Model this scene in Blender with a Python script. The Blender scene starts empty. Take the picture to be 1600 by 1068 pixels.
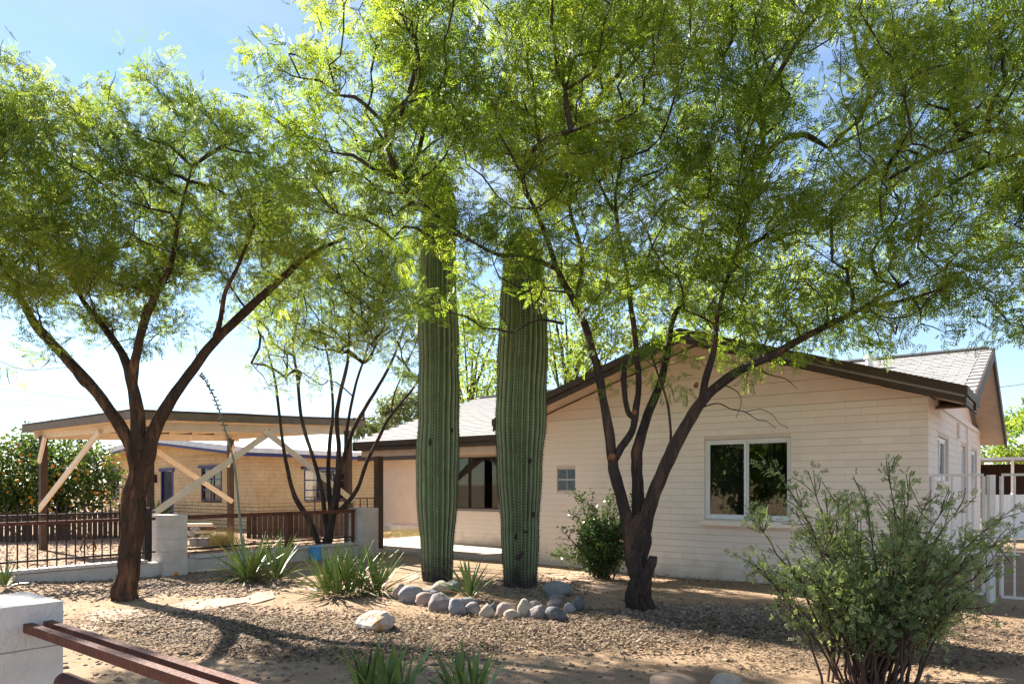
import bpy, math, random
import numpy as np
from mathutils import Vector, Matrix
R = math.radians
random.seed(11)
rng = np.random.default_rng(11)
scene = bpy.context.scene
COL = scene.collection

# ------------------------------------------------------------------ camera
EYE = 1.5
F = 1100.0 / 1600.0          # focal length in picture widths
cam = bpy.data.cameras.new('camera')
cam.sensor_width = 36.0
cam.lens = 36.0 * F
cam.shift_y = (756 - 534) / 1600.0
cam.clip_start = 0.05
cam.clip_end = 3000.0
camo = bpy.data.objects.new('camera', cam)
COL.objects.link(camo)
camo.location = (0, 0, EYE)
camo.rotation_euler = (R(90), 0, 0)
scene.camera = camo
# ------------------------------------------------------------------ sky, sun, exposure
SUN_AZ = Vector((-0.735, 0.678))     # horizontal direction towards the sun (from the left, a little behind the house)
SUN_EL = R(36)
world = bpy.data.worlds.new('World')
scene.world = world
world.use_nodes = True
wn = world.node_tree.nodes
wl = world.node_tree.links
sky = wn.new('ShaderNodeTexSky')
sky.sky_type = 'NISHITA'
sky.sun_disc = False
sky.sun_elevation = SUN_EL
sky.sun_rotation = math.atan2(SUN_AZ.x, SUN_AZ.y)
sky.air_density = 1.0
sky.dust_density = 0.0
sky.ozone_density = 3.0
bg = wn['Background']
bg.inputs['Strength'].default_value = 0.06
# thin high cloud over the whole sky
tc = wn.new('ShaderNodeTexCoord')
mp = wn.new('ShaderNodeMapping'); mp.inputs['Scale'].default_value = (1.2, 1.2, 4.5)
nz = wn.new('ShaderNodeTexNoise'); nz.inputs['Scale'].default_value = 1.6; nz.inputs['Detail'].default_value = 7
rp = wn.new('ShaderNodeValToRGB')
rp.color_ramp.elements[0].position = 0.44; rp.color_ramp.elements[0].color = (.1, .1, .1, 1)
rp.color_ramp.elements[1].position = 0.74; rp.color_ramp.elements[1].color = (.6, .6, .6, 1)
mxw = wn.new('ShaderNodeMix'); mxw.data_type = 'RGBA'
mxw.inputs[7].default_value = (3.7, 4.0, 4.5, 1)
wl.new(tc.outputs['Generated'], mp.inputs[0]); wl.new(mp.outputs[0], nz.inputs['Vector'])
wl.new(nz.outputs['Fac'], rp.inputs[0]); wl.new(rp.outputs[0], mxw.inputs[0])
wl.new(sky.outputs[0], mxw.inputs[6]); wl.new(mxw.outputs[2], bg.inputs['Color'])
sl = bpy.data.lights.new('sun', 'SUN')
sl.energy = 5.0
sl.angle = R(0.53)
sl.color = (1.0, 0.93, 0.82)
so = bpy.data.objects.new('sun', sl)
COL.objects.link(so)
sd = Vector((SUN_AZ.x * math.cos(SUN_EL), SUN_AZ.y * math.cos(SUN_EL), math.sin(SUN_EL)))
so.rotation_euler = sd.to_track_quat('Z', 'Y').to_euler()
so.location = (-20, 20, 30)
scene.view_settings.view_transform = 'Standard'
scene.view_settings.look = 'None'
scene.view_settings.gamma = 1.0
scene.view_settings.use_curve_mapping = False
scene.view_settings.exposure = 2.02

# ------------------------------------------------------------------ helpers
WLOC = {}


def wloc(o):
    return WLOC.get(o.name, Vector((0, 0, 0)))


def P(px, py, Y):
    """a point of the place seen at that pixel of the photograph, Y metres away"""
    return Vector(((px - 800) / 1100.0 * Y, Y, EYE - (py - 756) / 1100.0 * Y))


def tag(o, label=None, cat=None, group=None, kind=None):
    if label: o['label'] = label
    if cat: o['category'] = cat
    if group: o['group'] = group
    if kind: o['kind'] = kind
    return o


def put(name, me, parent, loc, smooth=False):
    """links a mesh whose coordinates are relative to loc (world)"""
    o = bpy.data.objects.new(name, me)
    COL.objects.link(o)
    loc = Vector(loc)
    if parent is not None:
        o.parent = parent
        o.location = loc - wloc(parent)
    else:
        o.location = loc
    WLOC[o.name] = loc
    if smooth:
        me.polygons.foreach_set('use_smooth', [True] * len(me.polygons))
    return o


def empty(name, loc, label, cat, group=None, kind=None):
    o = bpy.data.objects.new(name, None)
    COL.objects.link(o)
    o.empty_display_size = 0.2
    o.location = loc
    WLOC[o.name] = Vector(loc)
    tag(o, label, cat, group, kind)
    return o


class MB:
    """collects shapes in world coordinates, links them as one mesh object"""

    def __init__(self):
        self.v = []
        self.f = []

    def add(self, vs, fs):
        n = len(self.v)
        self.v += [tuple(p) for p in vs]
        self.f += [tuple(i + n for i in f) for f in fs]

    def box(self, c, ax, ay, az, hx, hy, hz):
        c = Vector(c)
        vs = []
        for k in (-1, 1):
            for j in (-1, 1):
                for i in (-1, 1):
                    vs.append(c + ax * (i * hx) + ay * (j * hy) + az * (k * hz))
        fs = [(0, 2, 3, 1), (4, 5, 7, 6), (0, 1, 5, 4), (2, 6, 7, 3), (0, 4, 6, 2), (1, 3, 7, 5)]
        if ax.cross(ay).dot(az) < 0:
            fs = [tuple(reversed(f)) for f in fs]
        self.add(vs, fs)
        return self

    def bar(self, a, b, w, h=None, up=Vector((0, 0, 1))):
        a = Vector(a); b = Vector(b)
        h = h or w
        d = b - a
        L = d.length
        d = d / L
        s = d.cross(up)
        if s.length < 1e-4:
            s = d.cross(Vector((1, 0, 0)))
        s.normalize()
        u = s.cross(d)
        return self.box((a + b) / 2, d, s, u, L / 2, w / 2, h / 2)

    def prism(self, top, down):
        """polygon (list of points) swept along vector down"""
        n = len(top)
        top = [Vector(p) for p in top]
        down = Vector(down)
        nrm = Vector((0, 0, 0))
        for i in range(n):
            nrm += (top[i] - top[0]).cross(top[(i + 1) % n] - top[0])
        if nrm.dot(down) > 0:
            top.reverse()
        vs = top + [p + down for p in top]
        fs = [tuple(range(n)), tuple(reversed(range(n, 2 * n)))]
        for i in range(n):
            j = (i + 1) % n
            fs.append((i, i + n, j + n, j))
        self.add(vs, fs)
        return self

    def tube(self, pts, rad, sides=8, cap=True):
        pts = [Vector(p) for p in pts]
        n = len(pts)
        if not hasattr(rad, '__len__'):
            rad = [rad] * n
        vs, fs = [], []
        t0 = (pts[1] - pts[0]).normalized()
        a = t0.orthogonal().normalized()
        for i in range(n):
            t = (pts[min(i + 1, n - 1)] - pts[max(i - 1, 0)]).normalized()
            a = (a - t * a.dot(t))
            a.normalize()
            b = t.cross(a)
            for k in range(sides):
                q = 2 * math.pi * k / sides
                vs.append(pts[i] + (a * math.cos(q) + b * math.sin(q)) * rad[i])
        for i in range(n - 1):
            for k in range(sides):
                k2 = (k + 1) % sides
                fs.append((i * sides + k, i * sides + k2, (i + 1) * sides + k2, (i + 1) * sides + k))
        if cap:
            fs.append(tuple(reversed(range(sides))))
            fs.append(tuple(range((n - 1) * sides, n * sides)))
        self.add(vs, fs)
        return self

    def build(self, name, material, parent=None, smooth=False, kind=None):
        c = Vector(np.mean(np.array(self.v), axis=0))
        me = bpy.data.meshes.new(name)
        me.from_pydata([Vector(p) - c for p in self.v], [], self.f)
        me.materials.append(material)
        o = put(name, me, parent, c, smooth)
        if kind: o['kind'] = kind
        return o


def np_mesh(name, V, nper, material, attr=None, parent=None, loc=(0, 0, 0), kind=None):
    """loose polygons of nper corners each from an (n*nper, 3) array of world points"""
    loc = Vector(loc)
    V = (V - np.array(loc)).astype(np.float32)
    n = len(V)
    me = bpy.data.meshes.new(name)
    me.vertices.add(n)
    me.vertices.foreach_set('co', V.ravel())
    me.loops.add(n)
    me.loops.foreach_set('vertex_index', np.arange(n, dtype=np.int32))
    me.polygons.add(n // nper)
    me.polygons.foreach_set('loop_start', np.arange(0, n, nper, dtype=np.int32))
    me.polygons.foreach_set('loop_total', np.full(n // nper, nper, dtype=np.int32))
    me.update(calc_edges=True)
    if attr is not None:
        a = me.attributes.new('rnd', 'FLOAT', 'POINT')
        a.data.foreach_set('value', attr.astype(np.float32))
    me.materials.append(material)
    o = put(name, me, parent, loc)
    if kind: o['kind'] = kind
    return o


def np_mesh_idx(name, V, Fq, material, attr=None, parent=None, loc=(0, 0, 0), smooth=False, kind=None):
    """indexed polygons, all with the same number of corners"""
    loc = Vector(loc)
    V = (V - np.array(loc)).astype(np.float32)
    m, k = Fq.shape
    me = bpy.data.meshes.new(name)
    me.vertices.add(len(V)); me.vertices.foreach_set('co', V.ravel())
    me.loops.add(m * k); me.loops.foreach_set('vertex_index', Fq.astype(np.int32).ravel())
    me.polygons.add(m)
    me.polygons.foreach_set('loop_start', np.arange(0, m * k, k, dtype=np.int32))
    me.polygons.foreach_set('loop_total', np.full(m, k, dtype=np.int32))
    me.update(calc_edges=True)
    if attr is not None:
        a = me.attributes.new('rnd', 'FLOAT', 'POINT')
        a.data.foreach_set('value', attr.astype(np.float32))
    me.materials.append(material)
    o = put(name, me, parent, loc, smooth)
    if kind: o['kind'] = kind
    return o


def vnoise(x, y, z=0.0, seed=0):
    """cheap smooth noise from sines, arrays welcome"""
    s = seed * 1.7
    return (np.sin(x * 1.3 + 1.1 * np.sin(y * .9 + s) + s) + np.sin(y * 1.7 + 1.3 * np.sin(z * 1.1 + x * .7) + 2 * s)
            + np.sin(z * 1.5 + 1.2 * np.sin(x * 1.2 + y * .4) + 3 * s) + .5 * np.sin(2.9 * x + 2.3 * y + 1.9 * z + s)) / 3.5


# ------------------------------------------------------------------ materials
def mat(name, c1, c2=None, scale=6.0, rough=0.85, bump=0.0, bscale=40.0, detail=6, spec=0.3, c3=None, s3=1.0, f3=(.5, .7),
        vary=0.0, metal=0.0, ramp=(.35, .65)):
    m = bpy.data.materials.new(name)
    m.use_nodes = True
    nt = m.node_tree
    b = nt.nodes['Principled BSDF']
    b.inputs['Roughness'].default_value = rough
    b.inputs['Specular IOR Level'].default_value = spec
    b.inputs['Metallic'].default_value = metal
    geo = nt.nodes.new('ShaderNodeNewGeometry')
    col = None
    if c2 is None:
        c2 = tuple(x * .86 for x in c1)
    n1 = nt.nodes.new('ShaderNodeTexNoise')
    n1.inputs['Scale'].default_value = scale
    n1.inputs['Detail'].default_value = detail
    n1.inputs['Roughness'].default_value = 0.62
    nt.links.new(geo.outputs['Position'], n1.inputs['Vector'])
    r1 = nt.nodes.new('ShaderNodeValToRGB')
    r1.color_ramp.elements[0].position = ramp[0]; r1.color_ramp.elements[0].color = (*c1, 1)
    r1.color_ramp.elements[1].position = ramp[1]; r1.color_ramp.elements[1].color = (*c2, 1)
    nt.links.new(n1.outputs['Fac'], r1.inputs[0])
    col = r1.outputs[0]
    if c3 is not None:
        n3 = nt.nodes.new('ShaderNodeTexNoise')
        n3.inputs['Scale'].default_value = s3
        n3.inputs['Detail'].default_value = 8
        n3.inputs['Roughness'].default_value = 0.7
        nt.links.new(geo.outputs['Position'], n3.inputs['Vector'])
        r3 = nt.nodes.new('ShaderNodeValToRGB')
        r3.color_ramp.elements[0].position = f3[0]; r3.color_ramp.elements[0].color = (0, 0, 0, 1)
        r3.color_ramp.elements[1].position = f3[1]; r3.color_ramp.elements[1].color = (1, 1, 1, 1)
        nt.links.new(n3.outputs['Fac'], r3.inputs[0])
        mx = nt.nodes.new('ShaderNodeMix'); mx.data_type = 'RGBA'
        nt.links.new(r3.outputs[0], mx.inputs[0])
        nt.links.new(col, mx.inputs[6])
        mx.inputs[7].default_value = (*c3, 1)
        col = mx.outputs[2]
    if vary:
        oi = nt.nodes.new('ShaderNodeObjectInfo')
        mr = nt.nodes.new('ShaderNodeMapRange')
        mr.inputs[3].default_value = 1 - vary
        mr.inputs[4].default_value = 1 + vary
        nt.links.new(oi.outputs['Random'], mr.inputs[0])
        ml = nt.nodes.new('ShaderNodeVectorMath'); ml.operation = 'SCALE'
        nt.links.new(col, ml.inputs[0]); nt.links.new(mr.outputs[0], ml.inputs['Scale'])
        col = ml.outputs[0]
    nt.links.new(col, b.inputs['Base Color'])
    if bump:
        n2 = nt.nodes.new('ShaderNodeTexNoise')
        n2.inputs['Scale'].default_value = bscale
        n2.inputs['Detail'].default_value = 6
        nt.links.new(geo.outputs['Position'], n2.inputs['Vector'])
        bp = nt.nodes.new('ShaderNodeBump')
        bp.inputs['Strength'].default_value = bump
        bp.inputs['Distance'].default_value = 0.02
        nt.links.new(n2.outputs['Fac'], bp.inputs['Height'])
        nt.links.new(bp.outputs[0], b.inputs['Normal'])
    return m


def bark_mat(name, c1, c2, c3):
    m = mat(name, c1, c2, 7, .95, 1.0, 22, c3=c3, s3=3.5, f3=(.5, .68), spec=.1)
    nt = m.node_tree
    geo = [n for n in nt.nodes if n.bl_idname == 'ShaderNodeNewGeometry'][0]
    mp_ = nt.nodes.new('ShaderNodeMapping'); mp_.inputs['Scale'].default_value = (1.6, 1.6, .28)
    nt.links.new(geo.outputs['Position'], mp_.inputs[0])
    for n in nt.nodes:
        if n.bl_idname == 'ShaderNodeTexNoise':
            nt.links.new(mp_.outputs[0], n.inputs['Vector'])
        if n.bl_idname == 'ShaderNodeBump':
            n.inputs['Distance'].default_value = .09
    return m


def leaf_mat(name, cols, trans=0.45, rough=0.5, spec=0.25):
    """leaf colour picked per leaf from the attribute rnd; thin leaves let light through"""
    m = bpy.data.materials.new(name)
    m.use_nodes = True
    nt = m.node_tree
    b = nt.nodes['Principled BSDF']
    out = nt.nodes['Material Output']
    at = nt.nodes.new('ShaderNodeAttribute'); at.attribute_name = 'rnd'
    r = nt.nodes.new('ShaderNodeValToRGB')
    els = r.color_ramp.elements
    while len(els) < len(cols):
        els.new(0.5)
    for i, c in enumerate(cols):
        els[i].position = i / max(1, len(cols) - 1)
        els[i].color = (*c, 1)
    nt.links.new(at.outputs['Fac'], r.inputs[0])
    nt.links.new(r.outputs[0], b.inputs['Base Color'])
    b.inputs['Roughness'].default_value = rough
    b.inputs['Specular IOR Level'].default_value = spec
    t = nt.nodes.new('ShaderNodeBsdfTranslucent')
    sc = nt.nodes.new('ShaderNodeVectorMath'); sc.operation = 'MULTIPLY'
    sc.inputs[1].default_value = (1.65, 1.6, 0.95)
    nt.links.new(r.outputs[0], sc.inputs[0])
    nt.links.new(sc.outputs[0], t.inputs['Color'])
    mx = nt.nodes.new('ShaderNodeMixShader'); mx.inputs[0].default_value = trans
    nt.links.new(b.outputs[0], mx.inputs[1]); nt.links.new(t.outputs[0], mx.inputs[2])
    nt.links.new(mx.outputs[0], out.inputs['Surface'])
    return m


def attr_mat(name, cols, rough=0.9, bump=0.0, bscale=60, spec=0.2):
    m = bpy.data.materials.new(name)
    m.use_nodes = True
    nt = m.node_tree
    b = nt.nodes['Principled BSDF']
    at = nt.nodes.new('ShaderNodeAttribute'); at.attribute_name = 'rnd'
    r = nt.nodes.new('ShaderNodeValToRGB')
    els = r.color_ramp.elements
    while len(els) < len(cols):
        els.new(0.5)
    for i, c in enumerate(cols):
        els[i].position = i / max(1, len(cols) - 1)
        els[i].color = (*c, 1)
    nt.links.new(at.outputs['Fac'], r.inputs[0])
    geo = nt.nodes.new('ShaderNodeNewGeometry')
    n2 = nt.nodes.new('ShaderNodeTexNoise')
    n2.inputs['Scale'].default_value = bscale
    n2.inputs['Detail'].default_value = 6
    nt.links.new(geo.outputs['Position'], n2.inputs['Vector'])
    mr = nt.nodes.new('ShaderNodeMapRange')
    mr.inputs[1].default_value = .25; mr.inputs[2].default_value = .75
    mr.inputs[3].default_value = .75; mr.inputs[4].default_value = 1.2
    nt.links.new(n2.outputs['Fac'], mr.inputs[0])
    ml = nt.nodes.new('ShaderNodeVectorMath'); ml.operation = 'SCALE'
    nt.links.new(r.outputs[0], ml.inputs[0]); nt.links.new(mr.outputs[0], ml.inputs['Scale'])
    nt.links.new(ml.outputs[0], b.inputs['Base Color'])
    b.inputs['Roughness'].default_value = rough
    b.inputs['Specular IOR Level'].default_value = spec
    if bump:
        bp = nt.nodes.new('ShaderNodeBump')
        bp.inputs['Strength'].default_value = bump
        bp.inputs['Distance'].default_value = 0.015
        nt.links.new(n2.outputs['Fac'], bp.inputs['Height'])
        nt.links.new(bp.outputs[0], b.inputs['Normal'])
    return m


def glass_mat(name, tint=(0.02, 0.025, 0.025), clear=0.75):
    m = bpy.data.materials.new(name)
    m.use_nodes = True
    nt = m.node_tree
    out = nt.nodes['Material Output']
    nt.nodes.remove(nt.nodes['Principled BSDF'])
    tr = nt.nodes.new('ShaderNodeBsdfTransparent'); tr.inputs[0].default_value = (clear, clear, clear, 1)
    gl = nt.nodes.new('ShaderNodeBsdfGlossy'); gl.inputs['Roughness'].default_value = 0.015
    gl.inputs['Color'].default_value = (.9, .95, .95, 1)
    fr = nt.nodes.new('ShaderNodeFresnel'); fr.inputs[0].default_value = 1.6
    mx = nt.nodes.new('ShaderNodeMixShader')
    nt.links.new(fr.outputs[0], mx.inputs[0]); nt.links.new(tr.outputs[0], mx.inputs[1]); nt.links.new(gl.outputs[0], mx.inputs[2])
    nt.links.new(mx.outputs[0], out.inputs['Surface'])
    return m


M = {}
M['paint'] = mat('painted_block', (.84, .735, .645), (.80, .69, .60), 1.4, .8, .25, 70, vary=.035, c3=(.73, .615, .52), s3=2.3, f3=(.6, .85))
M['joint'] = mat('painted_joint', (.66, .55, .47), (.62, .515, .435), 5, .9)
nt = M['paint'].node_tree
b_ = nt.nodes['Principled BSDF']
src = b_.inputs['Base Color'].links[0].from_socket
g_ = [n for n in nt.nodes if n.bl_idname == 'ShaderNodeNewGeometry'][0]
sx_ = nt.nodes.new('ShaderNodeSeparateXYZ'); nt.links.new(g_.outputs['Position'], sx_.inputs[0])
n_ = nt.nodes.new('ShaderNodeTexNoise'); n_.inputs['Scale'].default_value = 3.5; n_.inputs['Detail'].default_value = 8
nt.links.new(g_.outputs['Position'], n_.inputs['Vector'])
ma = nt.nodes.new('ShaderNodeMath'); ma.operation = 'MULTIPLY_ADD'; ma.inputs[1].default_value = -.75
nt.links.new(n_.outputs['Fac'], ma.inputs[0]); nt.links.new(sx_.outputs['Z'], ma.inputs[2])
mr_ = nt.nodes.new('ShaderNodeMapRange'); mr_.inputs[1].default_value = -.05; mr_.inputs[2].default_value = -.36; mr_.inputs[3].default_value = 0; mr_.inputs[4].default_value = .5
nt.links.new(ma.outputs[0], mr_.inputs[0])
mx_ = nt.nodes.new('ShaderNodeMix'); mx_.data_type = 'RGBA'; mx_.inputs[7].default_value = (.40, .29, .20, 1)
nt.links.new(mr_.outputs[0], mx_.inputs[0]); nt.links.new(src, mx_.inputs[6]); nt.links.new(mx_.outputs[2], b_.inputs['Base Color'])
M['siding'] = mat('painted_siding', (.80, .67, .57), (.76, .63, .53), 3, .75, .1, 60, vary=.02)
M['soffit'] = mat('soffit_paint', (.64, .50, .40), None, 4, .8)
M['fascia'] = mat('brown_fascia', (.075, .05, .035), (.05, .034, .024), 7, .6, .2, 30, vary=.1)
M['shingle'] = mat('pale_grey_shingle', (.40, .39, .385), (.30, .29, .285), 30, .95, .4, 120, vary=.12)
M['white_vinyl'] = mat('white_vinyl', (.78, .78, .78), (.70, .70, .71), 8, .45)
M['white_iron'] = mat('white_iron', (.74, .71, .68), (.66, .62, .58), 9, .5, vary=.03)
M['bronze'] = mat('bronze_frame', (.045, .05, .045), None, 8, .5)
M['glass'] = glass_mat('window_glass')
M['screen'] = mat('insect_screen', (.035, .037, .04), (.05, .052, .055), 40, .7)
M['curtain_dark'] = mat('dark_curtain', (.03, .032, .045), (.018, .02, .03), 12, .9)
M['curtain_pale'] = mat('pale_curtain', (.55, .5, .42), None, 8, .9)
M['glassblock'] = mat('glass_block', (.07, .10, .125), (.13, .17, .20), 22, .15, .8, 60, spec=.5, vary=.2)
M['concrete'] = mat('concrete_slab', (.43, .37, .30), (.36, .31, .25), 2.5, .9, .2, 60)
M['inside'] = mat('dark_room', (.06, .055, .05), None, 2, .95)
M['post'] = mat('brown_post', (.10, .062, .042), (.065, .042, .03), 9, .75, .3, 50, vary=.1)
M['taupe'] = mat('taupe_board', (.19, .15, .11), (.14, .11, .08), 6, .7, .2, 40, vary=.06)
M['cream'] = mat('cream_timber', (.80, .68, .53), (.72, .60, .45), 4, .75, .2, 40, vary=.05)
M['brick'] = mat('tan_slump_brick', (.66, .47, .27), (.56, .385, .21), 5, .9, .3, 60, c3=(.70, .53, .33), s3=1.4, f3=(.45, .7))
M['mortar'] = mat('brown_mortar', (.19, .12, .07), (.24, .155, .09), 9, .95)
M['whitefascia'] = mat('white_fascia', (.74, .74, .75), (.62, .62, .64), 5, .6)
M['blue'] = mat('blue_paint', (.035, .035, .16), (.025, .025, .12), 8, .5)
M['bluelight'] = mat('light_blue_plastic', (.12, .42, .75), (.10, .36, .66), 10, .35)
M['doorgrey'] = mat('door_iron', (.05, .055, .075), None, 8, .5)
M['doorpanel'] = mat('door_screen', (.11, .11, .13), None, 8, .7)
M['stucco'] = mat('pink_stucco', (.66, .52, .41), (.60, .47, .37), 3, .9, .3, 90)
M['whiteblock'] = mat('white_painted_block', (.60, .56, .52), (.52, .48, .44), 5, .85, .45, 45, vary=.04, c3=(.42, .37, .32), s3=4, f3=(.62, .78))
M['rust'] = mat('rusted_steel', (.14, .05, .03), (.085, .034, .024), 14, .75, .35, 60, c3=(.22, .10, .06), s3=9, f3=(.55, .75), vary=.1)
M['iron'] = mat('dark_iron', (.022, .018, .02), (.045, .028, .022), 18, .6, vary=.15)
M['plank'] = mat('weathered_plank', (.085, .058, .045), (.055, .038, .032), 9, .9, .3, 40, vary=.25)
M['bark'] = bark_mat('mesquite_bark', (.085, .058, .043), (.035, .024, .019), (.25, .14, .08))
M['bark_dark'] = bark_mat('dark_bark', (.075, .06, .052), (.032, .026, .024), (.20, .12, .08))
M['twig'] = mat('twig_bark', (.055, .043, .033), (.035, .026, .021), 20, .9)
M['stem_red'] = mat('shrub_stem', (.12, .07, .045), (.07, .042, .03), 12, .85)
M['leaf_a'] = leaf_mat('mesquite_leaf_dark', [(.065, .115, .026), (.12, .18, .034), (.19, .25, .044), (.29, .325, .07)], .58)
M['leaf_b'] = leaf_mat('mesquite_leaf_bright', [(.07, .13, .022), (.135, .205, .03), (.21, .285, .04), (.32, .36, .065)], .58)
M['leaf_c'] = leaf_mat('mesquite_leaf_pale', [(.11, .165, .04), (.17, .235, .055), (.235, .295, .07), (.31, .345, .11)], .58)
M['leaf_shrub'] = leaf_mat('shrub_leaf', [(.12, .17, .08), (.19, .25, .115), (.26, .32, .155), (.36, .40, .22)], .5)
M['leaf_bush'] = leaf_mat('bush_leaf', [(.02, .055, .015), (.04, .09, .02), (.07, .13, .03), (.14, .19, .05)], .3, .35, .4)
M['leaf_citrus'] = leaf_mat('citrus_leaf', [(.025, .055, .012), (.05, .09, .016), (.09, .13, .02), (.2, .2, .03)], .35, .35, .4)
M['leaf_far'] = leaf_mat('far_leaf', [(.06, .085, .035), (.09, .12, .045), (.13, .155, .06), (.18, .19, .09)], .4)
M['pod'] = leaf_mat('mesquite_pod', [(.16, .22, .03), (.24, .28, .045), (.33, .33, .08)], .4)
M['blade'] = mat('yucca_blade', (.21, .27, .065), (.11, .175, .05), 14, .45, spec=.4, vary=.3, c3=(.28, .26, .09), s3=7, f3=(.6, .8))
M['blade_dry'] = mat('dry_blade', (.34, .26, .15), (.24, .18, .10), 14, .8, vary=.3)
M['stalk'] = mat('flower_stalk', (.16, .23, .19), (.11, .18, .15), 14, .6)
M['seedhead'] = mat('dry_seedhead', (.10, .07, .04), (.16, .11, .06), 20, .9)
M['orange'] = mat('orange_fruit', (.70, .30, .02), (.62, .24, .02), 20, .45, vary=.15)
M['areole'] = mat('areole_wool', (.04, .032, .025), (.02, .017, .015), 20, .95)
M['scar'] = mat('cactus_scar', (.025, .02, .018), (.05, .04, .03), 20, .95)
M['cutwood'] = mat('pruned_wood', (.26, .10, .04), (.13, .06, .03), 20, .85, .4, 60)
M['spine'] = mat('cactus_spine', (.14, .13, .095), (.07, .06, .05), 20, .8)
M['stone_grey'] = mat('grey_river_rock', (.27, .26, .25), (.19, .19, .195), 9, .8, .5, 30, c3=(.40, .36, .32), s3=6, f3=(.6, .75))
M['stone_purple'] = mat('purple_river_rock', (.235, .20, .19), (.165, .14, .14), 9, .8, .5, 30, c3=(.33, .27, .26), s3=6, f3=(.6, .75))
M['stone_pink'] = mat('pink_river_rock', (.34, .25, .215), (.255, .19, .17), 9, .8, .5, 30, c3=(.44, .36, .31), s3=6, f3=(.6, .75))
M['stone_tan'] = mat('tan_river_rock', (.44, .365, .28), (.34, .28, .215), 9, .8, .5, 30, c3=(.25, .17, .12), s3=6, f3=(.6, .75))
M['stone_dark'] = mat('blue_grey_river_rock', (.135, .138, .145), (.09, .093, .10), 9, .75, .5, 30, c3=(.20, .20, .21), s3=6, f3=(.6, .75))
M['stone_white'] = mat('white_quartz', (.52, .46, .40), (.42, .36, .30), 8, .8, .8, 22, c3=(.40, .19, .07), s3=5.5, f3=(.50, .62))
M['flag'] = mat('flagstone', (.44, .295, .205), (.36, .24, .165), 4, .9, .3, 50, vary=.08)
M['gravel'] = attr_mat('gravel_stone', [(.11, .085, .07), (.23, .175, .135), (.34, .255, .185), (.26, .17, .13), (.44, .35, .27)], .9)
M['gravel_red'] = attr_mat('red_gravel_stone', [(.20, .12, .10), (.30, .19, .15), (.38, .26, .21), (.26, .17, .15)], .9)
M['litter'] = attr_mat('leaf_litter', [(.07, .048, .032), (.15, .10, .062), (.30, .22, .14), (.11, .085, .06)], .9)
M['drygrass'] = attr_mat('dry_grass', [(.30, .24, .10), (.40, .34, .15), (.28, .28, .10)], .9)
M['wire'] = mat('wire', (.03, .03, .035), None, 5, .6)
M['lamp'] = mat('lamp_black', (.02, .02, .022), None, 5, .4)
M['frost'] = mat('frosted_glass', (.6, .62, .65), None, 5, .3)
M['metalroof'] = mat('pale_metal_roof', (.55, .57, .60), (.45, .47, .5), 4, .5)
M['darkshed'] = mat('dark_red_shed', (.05, .02, .015), (.03, .014, .012), 5, .8)

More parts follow.
